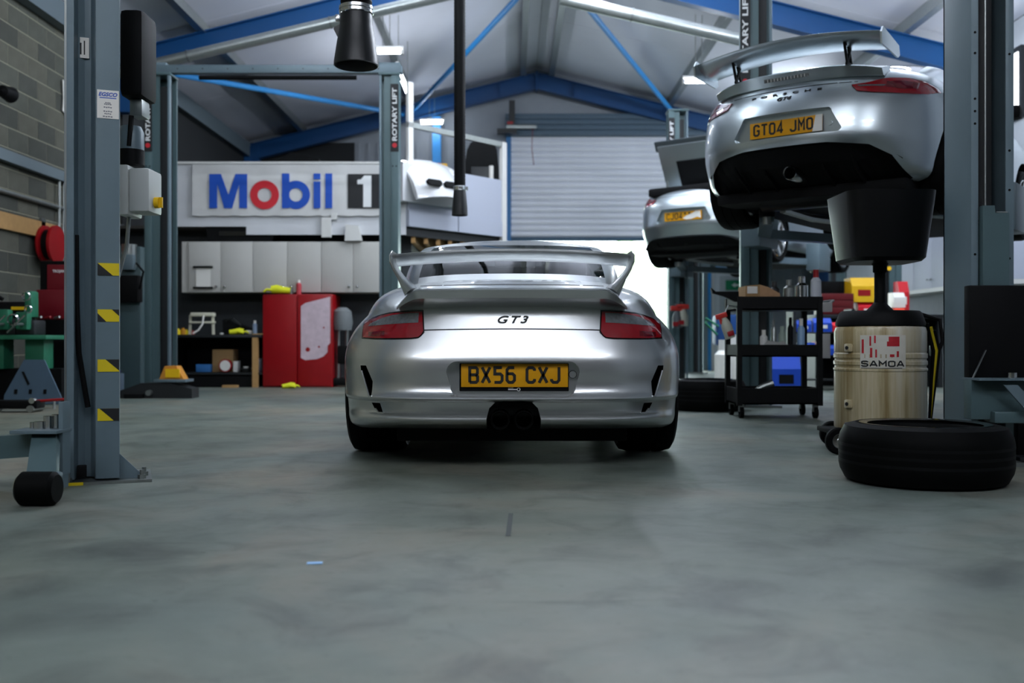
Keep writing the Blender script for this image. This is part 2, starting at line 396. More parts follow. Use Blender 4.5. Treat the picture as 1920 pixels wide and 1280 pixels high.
# ================================================================ cars
def sup(fx, p): return 1-(max(0., 1-fx**p))**(1/p)
FX = [0, .1, .2, .3, .4, .5, .6, .68, .75, .81, .86, .90, .935, .96, .98, .993]
def ring(z, yr, ya, w, wm, wf, yfa, yf, p=2.6, pf=2.5, dz=(0, 0, 0)):
    """half outline at one height: from the rear centre round the flank to the front centre"""
    out = []
    for fx in FX: out.append((w*fx, yr+(ya-yr)*sup(fx, p), z+dz[0]+(dz[1]-dz[0])*sup(fx, p)))
    n = 14
    for i in range(n+1):
        t = i/n; q = (w*(1-t)**2+2*(2*wm-.5*(w+wf))*t*(1-t)+wf*t*t)
        out.append((q, ya+(yfa-ya)*t, z+dz[1]))
    for fx in FX[::-1]: out.append((wf*fx, yf-(yf-yfa)*sup(fx, pf), z+dz[2]+(dz[1]-dz[2])*sup(fx, pf)))
    return out
def cr(a, b, c, d, t):
    return [.5*((2*q)+(-p+r)*t+(2*p-5*q+4*r-s)*t*t+(-p+3*q-3*r+s)*t**3) for p, q, r, s in zip(a, b, c, d)]
def refine(rows, n=3):
    """rows of number lists; None marks a crease; Catmull-Rom between creases"""
    segs = [[]]
    for r in rows:
        if r is None: segs.append([segs[-1][-1]])
        else: segs[-1].append(r)
    out = []
    for s in segs:
        for i in range(len(s)-1):
            a = s[max(i-1, 0)]; d = s[min(i+2, len(s)-1)]
            for k in range(n): out.append(cr(a, s[i], s[i+1], d, k/n))
    out.append(segs[-1][-1]); return out
def halfpatch(rows, mirror=True):
    """rows: list of half rings -> vertices and quads of the whole (mirrored) surface"""
    n = len(rows[0]); b = B(); full = []
    for r in rows:
        full.append([(-x, y, z) for x, y, z in r[::-1][:-1]]+list(r))       # front(-) .. rear centre .. front(+)
    k = len(full[0]); vs = [p for r in full for p in r]
    fs = [(i*k+j, i*k+j+1, (i+1)*k+j+1, (i+1)*k+j) for i in range(len(full)-1) for j in range(k-1)]
    return vs, fs, k, len(full)
class Car:
    def __init__(s, P, loc, rz, label, z0=0., name='sports_car'):
        s.P = P; s.t = thing(name, label, 'car', (loc[0], loc[1], z0), rz)
    def body(s, paint, cutters=(), subn=3):
        P = s.P
        rows = refine(P['rows'], subn)
        lower = [ring(*r[:8], p=P.get('p', 2.6), dz=P['dz'](r[0]) if 'dz' in P else (0, 0, 0)) for r in rows]
        belt = ring(*P['belt'], p=P.get('pb', 2.6), dz=P.get('beltdz', (0, 0, 0)))
        last = lower[-1]; up = []
        n = P.get('nup', 14); nc = len(last)
        for k in range(1, n+1):
            t = k/n; rr = []
            for j in range(nc):
                a, c = Vector(last[j]), Vector(belt[j])
                f = j/(nc-1); A = P['bez']
                ar, ax, af = A
                if f < .36: u = f/.36; al = [ar[i]+(ax[i]-ar[i])*u**2 for i in (0, 1)]
                elif f < .62: al = ax
                else: u = (f-.62)/.38; al = [ax[i]+(af[i]-ax[i])*u for i in (0, 1)]
                b = Vector((a.x+(c.x-a.x)*al[0], a.y+(c.y-a.y)*al[0], a.z+(c.z-a.z)*al[1]))
                rr.append(tuple(a*(1-t)**2+b*2*t*(1-t)+c*t*t))
            up.append(rr)
        s.belt = belt
        vs, fs, k, nr = halfpatch(lower+up)
        b = B(); b.add(vs, fs)
        # seam at the front centre
        for i in range(nr-1): b.f.append([i*k+k-1, i*k, (i+1)*k, (i+1)*k+k-1]); b.m.append(0)
        b.f.append(list(range(k))[::-1]); b.m.append(1)
        b.f.append([(nr-1)*k+q for q in range(k)]); b.m.append(1)
        me = b.mesh('body', 0)
        bm = bmesh.new(); bm.from_mesh(me)
        bmesh.ops.remove_doubles(bm, verts=bm.verts, dist=1e-5); bmesh.ops.dissolve_degenerate(bm, edges=bm.edges, dist=1e-5)
        bmesh.ops.recalc_face_normals(bm, faces=bm.faces)
        s.bvh = BVHTree.FromBMesh(bm); bm.to_mesh(me); bm.free()
        me.materials.append(paint); me.materials.append(UNDER)
        o = link('body', me, None, s.t)
        if cutters:
            cs = []
            for cb in cutters:
                cm = cb.mesh('cutter', 0); cm.materials.append(UNDER); cm.materials.append(UNDER)
                for p in cm.polygons: p.material_index = 1
                if getattr(cb, 'paint', False):
                    for p in cm.polygons: p.material_index = 0
                    cm.materials[0] = paint
                co = link('cutter', cm); cs.append(co)
                md = o.modifiers.new('cut', 'BOOLEAN'); md.operation = 'DIFFERENCE'; md.solver = 'EXACT'; md.object = co
                md.material_mode = 'TRANSFER' if hasattr(md, 'material_mode') else md.material_mode
            for co in cs: co.matrix_world = s.t.matrix_basis.copy()
            bpy.context.view_layer.update()
            dg = bpy.context.evaluated_depsgraph_get(); me2 = bpy.data.meshes.new_from_object(o.evaluated_get(dg))
            o.modifiers.clear(); o.data = me2; me2.name = 'body'
            for co in cs: bpy.data.objects.remove(co)
            me = me2
        me.polygons.foreach_set('use_smooth', [True]*len(me.polygons)); me.set_sharp_from_angle(angle=R(P.get('sharp', 24)))
        s.bo = o; return o
    def hit(s, x, z):
        h = s.bvh.ray_cast(Vector((x, -3, z)), Vector((0, 1, 0)))
        return h[0] if h[0] else Vector((x, .3, z))
    def patch(s, name, top, bot, off, m, parent=None, n=18, k=8, thick=.012, mirror=False):
        """a curved shell laid on the tail: top and bottom curves in (x, z), proud of the body by off"""
        def samp(c, t):
            L = [0]
            for a, b2 in zip(c[:-1], c[1:]): L.append(L[-1]+math.dist(a, b2))
            d = t*L[-1]
            for i in range(len(c)-1):
                if d <= L[i+1]+1e-9:
                    u = (d-L[i])/max(1e-9, L[i+1]-L[i]); return (c[i][0]+(c[i+1][0]-c[i][0])*u, c[i][1]+(c[i+1][1]-c[i][1])*u)
            return c[-1]
        b = B(); vs = []; fs = []
        for dy in (-off, thick):
            for j in range(k+1):
                for i in range(n+1):
                    a = samp(bot, i/n); c = samp(top, i/n); v = j/k
                    x, z = a[0]+(c[0]-a[0])*v, a[1]+(c[1]-a[1])*v
                    if mirror: x = -x
                    h = s.hit(x, z); vs.append((h.x, h.y+dy, h.z))
        q = n+1; N = q*(k+1)
        for j in range(k):
            for i in range(n):
                fs.append((j*q+i, j*q+i+1, (j+1)*q+i+1, (j+1)*q+i)); fs.append((N+j*q+i, N+(j+1)*q+i, N+(j+1)*q+i+1, N+j*q+i+1))
        rim = [i for i in range(q)]+[j*q+n for j in range(1, k+1)]+[k*q+i for i in range(n-1, -1, -1)]+[j*q for j in range(k-1, 0, -1)]
        for a, c in zip(rim, rim[1:]+rim[:1]): fs.append((a, N+a, N+c, c))
        b.add(vs, fs); return b.o(name, m, parent or s.t, smooth=40)
    def cabin(s, paint, glass=GLASS, roofrow=None, crown=.07, tq=(.30, .40, .66, .74), interior=True):
        """glasshouse: rings from the belt to the roof edge, then the crowned roof"""
        P = s.P; rr = ring(*P['roof'], p=P.get('pr', 2.6), dz=P.get('roofdz', (0, 0, 0))); belt = s.belt
        n = 10; rows = []
        for k in range(n+1):
            t = k/n; rows.append([tuple(Vector(a).lerp(Vector(c), t)+Vector((a[0]*.10*t*(1-t), (a[1]-c[1])*.10*t*(1-t), .10*t*(1-t)))) for a, c in zip(belt, rr)])
        nc = len(belt)
        def sub(name, j0, j1, k0, k1, m, side, off=0.):
            b = B(); vs = []; fs = []
            for k in range(k0, k1+1):
                for j in range(j0, j1+1):
                    x, y, z = rows[k][j]; vs.append((x*side, y, z))
            q = j1-j0+1
            for k in range(k1-k0):
                for j in range(j1-j0): fs.append((k*q+j, k*q+j+1, (k+1)*q+j+1, (k+1)*q+j))
            return b.add(vs, fs).o(name, m, s.t, smooth=40)
        J = [int(round(v*(nc-1))) for v in tq]
        # rear window spans both halves
        def both(name, j1, k0, k1, m):
            b = B(); vs = []; fs = []; q = 2*j1+1
            for k in range(k0, k1+1):
                for j in range(-j1, j1+1):
                    x, y, z = rows[k][abs(j)]; vs.append((x if j >= 0 else -x, y, z))
            for k in range(k1-k0):
                for j in range(q-1): fs.append((k*q+j, k*q+j+1, (k+1)*q+j+1, (k+1)*q+j))
            return b.add(vs, fs).o(name, m, s.t, smooth=40)
        def front(name, j0, k0, k1, m):
            b = B(); vs = []; fs = []; js = list(range(j0, nc))
            seq = [(1, j) for j in js]+[(-1, j) for j in js[::-1][1:]]; q = len(seq)
            for k in range(k0, k1+1):
                for sd, j in seq:
                    x, y, z = rows[k][j]; vs.append((x*sd, y, z))
            for k in range(k1-k0):
                for j in range(q-1): fs.append((k*q+j, k*q+j+1, (k+1)*q+j+1, (k+1)*q+j))
            return b.add(vs, fs).o(name, m, s.t, smooth=40)
        both('rear_window', J[0], 1, n-1, glass); both('rear_window_surround', J[0], 0, 1, paint); both('roof_rail', J[0], n-1, n, paint)
        front('windscreen', J[3], 1, n-1, glass); front('cowl', J[3], 0, 1, BLACK); front('windscreen_header', J[3], n-1, n, paint)
        for sd in (1, -1):
            sub('rear_pillar', J[0], J[1], 0, n, paint, sd)
            sub('side_window', J[1], J[2], 0, n-1, glass, sd); sub('roof_rail', J[1], J[2], n-1, n, paint, sd)
            sub('front_pillar', J[2], J[3], 0, n, paint, sd)
        # roof skin: crown over the roof edge ring, closing on a short spine
        rows2 = []; yc0, yc1 = rr[0][1], rr[-1][1]; ym = (yc0+yc1)/2; m = 8
        for k in range(m+1):
            t = k/m
            rows2.append([(x*(1-t), y+((ym+(y-ym)*.25)-y)*t, z+crown*(1-(1-t)**2.2)) for x, y, z in rr])
        vs, fs, kk, nr = halfpatch(rows2)
        B().add(vs, fs).o('roof', paint, s.t, smooth=40)
def wheel(parent, x, y, zc, r, w, side, rimm=None, name='wheel', spokes=5, rr=None):
    """tyre + rim; side = +1 when the outer face looks to +x"""
    rr = rr or r*.74
    h = w/2; W = B()
    prof = [(rr, -h*.86), (r*.90, -h), (r*.975, -h*.90), (r, -h*.66), (r, -h*.3), (r*.985, -h*.29), (r*.985, -h*.25), (r, -h*.24), (r, h*.24), (r*.985, h*.25), (r*.985, h*.29), (r, h*.3), (r, h*.66), (r*.975, h*.90), (r*.90, h), (rr, h*.86)]
    W.lathe(prof, 48, 'x', (0, 0, 0), close=True)
    o = W.o(name, RUBBER, parent, loc=(x, y, zc))
    rimm = rimm or CHROME
    rb = B(); rb.lathe([(rr*1.0, h*.88), (rr*.96, h*.9), (rr*.93, h*.7), (rr*.90, -h*.6), (rr*.99, -h*.8)], 40, 'x')
    rb.cyl(.055, h*.30, h*.62, 20, 'x')
    for i in range(spokes):
        for dd in (-9, 9):
            a = R(i*360/spokes+dd); c, sn = math.cos(a), math.sin(a)
            rb.beam((h*.5, .04*c, .04*sn), (h*.72, rr*.94*c, rr*.94*sn), .032, .03)
    ro = rb.o('rim', rimm, o, smooth=30)
    ro.scale = (side, 1, 1)
    d = B().lathe([(.05, 0), (rr*.72, 0), (rr*.72, .025), (.05, .025)], 32, 'x', (0, 0, 0)).o('brake_disc', STEEL, o)
    return o
# block letters drawn with one broad stroke, on a cell 1 wide and 1.6 high
STROKES = {
 'B': [[(.1, .1), (.1, 1.5), (.72, 1.5), (.88, 1.36), (.88, .96), (.74, .82), (.1, .82)], [(.74, .82), (.9, .66), (.9, .26), (.74, .1), (.1, .1)]],
 'X': [[(.1, .06), (.9, 1.54)], [(.1, 1.54), (.9, .06)]],
 '5': [[(.86, 1.5), (.14, 1.5), (.14, .9), (.7, .9), (.88, .74), (.88, .28), (.7, .1), (.1, .1)]],
 '6': [[(.86, 1.5), (.32, 1.5), (.12, 1.3), (.12, .3), (.32, .1), (.68, .1), (.88, .3), (.88, .74), (.68, .92), (.12, .92)]],
 'C': [[(.88, 1.2), (.88, 1.34), (.7, 1.5), (.3, 1.5), (.12, 1.32), (.12, .28), (.3, .1), (.7, .1), (.88, .26), (.88, .42)]],
 'J': [[(.86, 1.56), (.86, .3), (.66, .1), (.28, .1), (.1, .28), (.1, .42)]],
 'G': [[(.88, 1.2), (.88, 1.34), (.7, 1.5), (.3, 1.5), (.12, 1.32), (.12, .28), (.3, .1), (.7, .1), (.88, .28), (.88, .74), (.54, .74)]],
 'T': [[(.04, 1.5), (.96, 1.5)], [(.5, 1.5), (.5, .03)]],
 '0': [[(.3, 1.5), (.7, 1.5), (.88, 1.32), (.88, .28), (.7, .1), (.3, .1), (.12, .28), (.12, 1.32), (.3, 1.5), (.4, 1.5)]],
 'O': [[(.3, 1.5), (.7, 1.5), (.88, 1.32), (.88, .28), (.7, .1), (.3, .1), (.12, .28), (.12, 1.32), (.3, 1.5), (.4, 1.5)]],
 '4': [[(.66, .03), (.66, 1.54), (.1, .42), (.95, .42)]],
 'M': [[(.1, .03), (.1, 1.5), (.5, .7), (.9, 1.5), (.9, .03)]],
 'S': [[(.88, 1.2), (.88, 1.34), (.7, 1.5), (.3, 1.5), (.12, 1.34), (.12, .98), (.3, .84), (.7, .78), (.88, .62), (.88, .26), (.7, .1), (.3, .1), (.12, .26), (.12, .4)]],
 'A': [[(.06, .03), (.44, 1.5), (.56, 1.5), (.94, .03)], [(.2, .5), (.8, .5)]],
}
def stroke_glyph(ch, w, h, th, thick=.001):
    """one letter as a mesh builder: x from 0 to w, z from 0 to h, facing -y; mitred strokes th wide"""
    b = B()
    for pl in STROKES[ch]:
        P = [Vector((x*w, z*h/1.6)) for x, z in pl]; n = len(P); L, Rr = [], []
        for i, p in enumerate(P):
            d0 = (P[i]-P[i-1]).normalized() if i else (P[1]-P[0]).normalized(); d1 = (P[i+1]-P[i]).normalized() if i < n-1 else d0
            m = (d0+d1); m = m.normalized() if m.length > 1e-6 else d0
            nrm = Vector((-m.y, m.x)); k = th/2/max(.35, nrm.dot(Vector((-d1.y, d1.x))))
            L.append(p+nrm*k); Rr.append(p-nrm*k)
        vs = [(q.x, -thick, q.y) for q in L]+[(q.x, -thick, q.y) for q in Rr]+[(q.x, 0, q.y) for q in L]+[(q.x, 0, q.y) for q in Rr]
        fs = []
        for i in range(n-1): fs += [(i, i+1, n+i+1, n+i), (i, 2*n+i, 2*n+i+1, i+1), (n+i, n+i+1, 3*n+i+1, 3*n+i)]
        fs += [(0, n, 3*n, 2*n), (n-1, 3*n-1, 4*n-1, 2*n-1)]
        b.add(vs, fs)
    return b
def plate(parent, txt, w, h, loc, x0=-.44, x1=.44, hf=.72):
    """yellow plate; letters run from x0 to x1 (fractions of its width)"""
    p = B().box(-w/2, w/2, -.004, .004, -h/2, h/2, b=.002).o('number_plate', YPLATE, parent, loc=loc)
    n = sum(.62 if c_ == ' ' else 1 for c_ in txt)
    if not txt: return p
    cell = (x1-x0)*w/n; x = x0*w; lw = cell*.80
    for c_ in txt:
        if c_ == ' ': x += cell*.62; continue
        stroke_glyph(c_, lw, h*hf, .0135).o('plate_letter', TXTB, p, smooth=0, loc=(x+cell*.1, -.0045, -h*hf/2+h*.02)); x += cell
    return p
def rounded(x0, x1, z0, z1, r, n=5, inset=0.):
    """rounded rectangle, bottom narrower by inset each side"""
    c = [(x0+r, z0+r, 180, inset), (x1-r, z0+r, 270, -inset), (x1-r, z1-r, 0, 0), (x0+r, z1-r, 90, 0)]; out = []
    for cx, cz, a0, ins in c:
        for i in range(n+1):
            a = R(a0+90*i/n); out.append((cx+ins+r*math.cos(a), cz+r*math.sin(a)))
    return out

# ---- the silver rear-engined coupe in the middle -------------------------------------------------
YT = 4.55                                    # its tail end stands this far from the lens
def ga(px, py, Y): return ((px-960)*Y/1867, .6+(640-py)*Y/1867)
def row(z, yr, w, wf=None, yf=4.40):
    w *= .957
    return [z, yr, .95, w, w-.045, (wf or w-.03), 3.25, yf]
G = dict(
    rows=[row(.185, .20, .84, yf=4.2), row(.205, .11, .875, yf=4.3), row(.222, .062, .885), row(.24, .048, .89), row(.255, .058, .892), row(.272, .082, .895), row(.315, .080, .90), None,
          row(.326, .012, .903), None, row(.334, .002, .905), row(.342, .004, .906), row(.362, .026, .908), row(.40, .036, .911), row(.46, .033, .913), row(.51, .036, .912), row(.535, .042, .910), row(.56, .051, .906, yf=4.38), row(.59, .063, .897, yf=4.30), row(.62, .075, .885, yf=4.18), row(.66, .091, .862, yf=4.05), row(.70, .107, .828, yf=3.92), row(.735, .121, .792, yf=3.78)],
    dz=lambda z: (0, -.05*max(0, min(1, (.30-z)/.1)), 0), p=3.3,
    belt=[.885, .74, 1.42, .64, .73, .70, 2.75, 3.25], beltdz=(.045, 0, -.02), bez=((.10, .70), (.30, .84), (.35, .62)), sharp=22,
    roof=[1.185, 1.46, 1.95, .575, .60, .56, 2.35, 2.72], roofdz=(.005, 0, -.01))
g = Car(G, (0, YT, 0), 0, 'silver rear engined coupe with tall fixed rear wing parked facing away in the middle', 0)
cut = []
c = B().prism(rounded(*ga(837, 744, 4.6)[:1], ga(1087, 744, 4.6)[0], ga(0, 744, 4.6)[1], ga(0, 677, 4.62)[1], .05, inset=.018), -.5, .105); c.paint = True; cut.append(c)   # plate recess
ex = [ga(911, 830, 4.6), ga(912, 785, 4.6), ga(917, 766, 4.6), ga(928, 755, 4.6), ga(945, 751, 4.6), ga(981, 751, 4.6), ga(998, 755, 4.6), ga(1009, 766, 4.6), ga(1014, 785, 4.6), ga(1015, 830, 4.6)]
cut.append(B().prism(ex[::-1], -.5, .9))
vent = [ga(680, 684, 4.85), ga(692, 684, 4.85), ga(705, 713, 4.83), ga(703, 740, 4.83), ga(697, 740, 4.83), ga(681, 694, 4.85)]
slot = [ga(700, 753, 4.83), ga(717, 753, 4.83), ga(723, 771, 4.83), ga(713, 771, 4.83), ga(706, 764, 4.83)]
for sd in (1, -1):
    cut.append(B().prism([(x*sd, z) for x, z in vent], -.5, .42)); cut.append(B().prism([(x*sd, z) for x, z in slot], -.5, .42))
    for yy, rr2 in ((.95, .365), (3.30, .355)):
        cut.append(B().cyl(rr2, sd*.55, sd*1.2, 40, 'x', (0, yy, .325)))
g.body(SILVER, cut)
T = g.t
# lamps
top = [ga(678, 604, 4.85), ga(690, 598, 4.82), ga(706, 592, 4.78), ga(726, 587.5, 4.75), ga(750, 585, 4.72), ga(775, 583.5, 4.70), ga(791, 583.5, 4.70)]
bot = [ga(678, 632, 4.80), ga(705, 633.5, 4.76), ga(740, 633.5, 4.72), ga(770, 633, 4.68), ga(784, 631.5, 4.66), ga(790, 627, 4.66), ga(793.5, 620, 4.66)]
itop = [ga(692, 606, 4.82), ga(712, 596, 4.78), ga(735, 590, 4.75), ga(760, 587, 4.72), ga(785, 586, 4.70)]
ibot = [ga(688, 611, 4.82), ga(715, 609, 4.78), ga(740, 607, 4.75), ga(762, 605.5, 4.72), ga(785, 604.5, 4.70)]
def grow(c, dx, dz): return [(x+(dx if i == len(c)-1 else -dx if i == 0 else 0), z+dz) for i, (x, z) in enumerate(c)]
for mir in (False, True):
    l = g.patch('tail_lamp', top, bot, .006, REDL, mirror=mir, n=26, k=10)
    g.patch('lamp_seal', grow(top, .006, .007), grow(bot, .006, -.007), .0015, GLOSSB, l, mirror=mir, n=26, k=10)
    g.patch('clear_lens', itop, ibot, .0085, SMOKE, l, mirror=mir, n=20, k=5)
    sd = -1 if mir else 1
    g.patch('reflector', [ga(690, 622, 4.8), ga(722, 620, 4.76)], [ga(690, 630, 4.8), ga(722, 630, 4.76)], .008, REDD, l, mirror=mir)
# lid shut lines
def line(c, name, pts, wdt=.004, m=BLACK, off=.0012, par=None):
    b = B(); P3 = [c.hit(x, z) for x, z in pts]; N = len(P3); vs = []
    for i, p in enumerate(P3):
        d = (P3[min(i+1, N-1)]-P3[max(i-1, 0)]); q = Vector((-d.z, 0, d.x)).normalized()*wdt/2
        for s2 in (-1, 1):
            x, z = p.x+q.x*s2, p.z+q.z*s2; hh = c.hit(x, z); vs += [(x, hh.y-off, z), (x, hh.y+.004, z)]
    fs = []
    for i in range(N-1):
        a, e = i*4, i*4+4; fs += [(a, e, e+2, a+2), (a, a+1, e+1, e), (a+2, e+2, e+3, a+3)]
    return b.add(vs, fs).o(name, m, par or c.t, smooth=40)
line(g, 'lid_shut_line', [ga(796+i*(1128-796)/40, 617.2+2.2*abs((i-20)/20)**2-.6, 4.69) for i in range(41)], .005)
# badge
bx, bz = ga(962, 599, 4.72)
bd = text_mesh('GT3', .145, .034, bold=.012, shear=.35, thick=.004, spacing=1.25)
for v in bd.vertices:
    h = g.hit(v.co.x+bx, v.co.z+bz); v.co = (v.co.x+bx, h.y-.001+v.co.y, v.co.z+bz)
link('model_badge', bd, TXTB, T)
# number plate with its black surround and the lock
pc = ga(964, 707, 4.62)
B().box(-.257, .253, -.006, .006, -.066, .064, b=.004).o('plate_surround', BLACK, T, loc=(pc[0]+.002, .092, pc[1]))
plate(T, 'BX56 CXJ', .497, .108, (pc[0]+.002, .080, pc[1]+.008))
ds = B().box(-.030, -.006, -.001, 0, .004, .0065).box(-.030, .012, -.001, 0, -.004, .001).o('dealer_mark', TXTW, T, smooth=0, loc=(pc[0]+.002, .0855, pc[1]-.056))
B().lathe([(.005, 0), (.0085, 0), (.0085, .001), (.005, .001)], 16, 'y', (.019, -.001, -.001)).o('dealer_ring', TXTW, ds)
lk = ga(1074.5, 702, 4.62); B().lathe([(.0165, -.014), (.0185, -.014), (.0185, 0), (.0165, 0)], 28, 'y', close=True).o('towing_cap_gap', BLACK, T, loc=(lk[0], .1035, lk[1])); B().cyl(.0165, -.013, 0, 24, 'y').o('towing_cap', SILVER, T, loc=(lk[0], .104, lk[1]))
# rear spoiler deck, struts and wing blade
def loft(secs, close=True, caps=True):
    b = B(); n = len(secs[0]); vs = [p for s in secs for p in s]; fs = []
    for i in range(len(secs)-1):
        for j in range(n if close else n-1): fs.append((i*n+j, i*n+(j+1) % n, (i+1)*n+(j+1) % n, (i+1)*n+j))
    if caps: fs += [tuple(range(n))[::-1], tuple((len(secs)-1)*n+j for j in range(n))]
    return b.add(vs, fs)
secs = []
for i in range(49):
    u = -1+2*i/48; a = abs(u); x = u*.545
    tip = max(0, (a-.80)/.20)**1.5                        # the ends droop and taper into side tips
    zt = .842-.075*tip-.004*a*a; zb = .764-.016*a*a+.012*tip
    yb = .015+.03*a*a+.10*tip; y0 = .125+.10*a*a+.03*tip
    th = .46-.15*tip
    secs.append([(x, y0, zb), (x, yb+.012, zt-.012-.03*(1-tip)), (x, yb, zt-.006), (x, yb+.012, zt+.001), (x, yb+.10, zt+.012*(1-tip)), (x, th, zt+.004*(1-tip)), (x, th, zb-.02)])
loft(secs).o('spoiler_deck', SILVER, T, smooth=30)
wsec = []
for i in range(41):
    u = -1+2*i/40; x = u*.556+.004; a = abs(u)
    z0 = 1.004-.022*a*a; y0 = .085+.05*a*a
    ch = .235; P = []
    for q in range(20):                                    # inverted aerofoil
        t = q/20*2*math.pi; cx = .5-.5*math.cos(t); th = .115*math.sqrt(max(0, cx))*(1-cx)*1.35+.006
        zz = (th if t < math.pi else -th*1.4)*ch*.6-.16*ch*math.sin(math.pi*min(1, 1-cx))*.55+(1-cx)*.028
        P.append((x, y0+ch*cx, z0+zz))
    wsec.append(P)
loft(wsec).o('wing_blade', SILVER, T, smooth=50)
for sd in (1, -1):
    path = [(.478, .20, .835), (.498, .185, .862), (.523, .17, .90), (.548, .16, .938), (.562, .155, .972), (.562, .155, 1.0), (.553, .155, 1.02)]
    S = []
    for i, (x, y, z) in enumerate(path):
        w2 = [.075, .055, .034, .026, .024, .022, .014][i]; ln = [.13, .12, .11, .105, .11, .12, .11][i]
        nxt = path[min(i+1, 6)]; prv = path[max(i-1, 0)]; d = Vector((nxt[0]-prv[0], 0, nxt[2]-prv[2])).normalized(); nx, nz = d.z, -d.x
        S.append([((x+nx*w2*.5*math.cos(t))*sd, y+ln*math.sin(t), z+nz*w2*.5*math.cos(t)) for t in [2*math.pi*q/14 for q in range(14)]])
    loft(S).o('wing_strut', SILVER, T, smooth=50)
for sd in (1, -1):
    for nm, poly in (('vent_lip', [vent[5], vent[4], vent[3]]), ('slot_lip', [slot[4], slot[3], slot[2]])):
        pp = [g.hit(x*sd, z) for x, z in poly]; B().tube([(p.x-sd*-.004, p.y-.002, p.z) for p in pp], .005, 8).o(nm, SILVER, T, smooth=60)
g.cabin(SILVER, crown=.055, tq=(.19, .36, .66, .74))
# lid strip with the slot under the rear window
line(g, 'grille_slot', [(-.36+i*.036, .917-.006*((i-10)/10)**2) for i in range(21)], .013, BLACK, .002)
line(g, 'lid_edge_line', [(-.47+i*.047, .884) for i in range(21)], .006, BLACK, .0015)
# cabin interior
def seat(parent, x, y, z, m=BLACK):
    b = B().box(-.23, .23, -.26, .26, 0, .14, b=.05).box(-.23, .23, -.34, -.2, .1, .62, b=.05).box(-.14, .14, -.36, -.24, .60, .80, b=.045)
    return b.o('seat', m, parent, loc=(x, y, z))
for sx in (-.34, .34): seat(T, sx, 2.15, .36)
B().box(-.62, .62, 2.62, 3.0, .6, .93, b=.08).o('dashboard', BLACK, T)
B().box(-.12, .10, 2.42, 2.45, 1.12, 1.18, b=.015).o('rear_view_mirror', BLACK, T)
for sd in (1, -1):
    B().box(-.085, .085, -.05, .05, -.05, .05, b=.045).o('door_mirror', SILVER, T, loc=(sd*.845, 2.62, .90))
    m_ = B().prism(rounded(-.072, .072, -.038, .038, .03), -.056, -.046).o('mirror_glass', GLOSSB, T, loc=(sd*.845, 2.62, .90))
    B().box(min(0, -sd*.1), max(0, -sd*.1), -.02, .02, -.03, 0).o('mirror_stalk', BLACK, T, loc=(sd*.80, 2.63, .88))
    wheel(T, sd*.722, .95, .33, .33, .30, sd); wheel(T, sd*.735, 3.30, .32, .32, .235, sd)
# exhaust and undertray
for ex_ in (-.055, .055):
    B().lathe([(.034, .2), (.045, .2), (.045, .045), (.041, .035), (.036, .045), (.034, .19)], 24, 'y', (ex_, 0, .235)).o('exhaust_pipe', mat('near_black_pipe', '#050606', .8, spec=.1), T)  # pipes coloured near black
B().box(-.56, .56, .30, 3.9, .115, .20, b=.01).o('undertray', UNDER, T)
B().cyl(.11, -.42, .42, 20, 'x', (0, .42, .29)).o('silencer', mat('silencer_steel', '#2a2c2e', .4, .8), T)
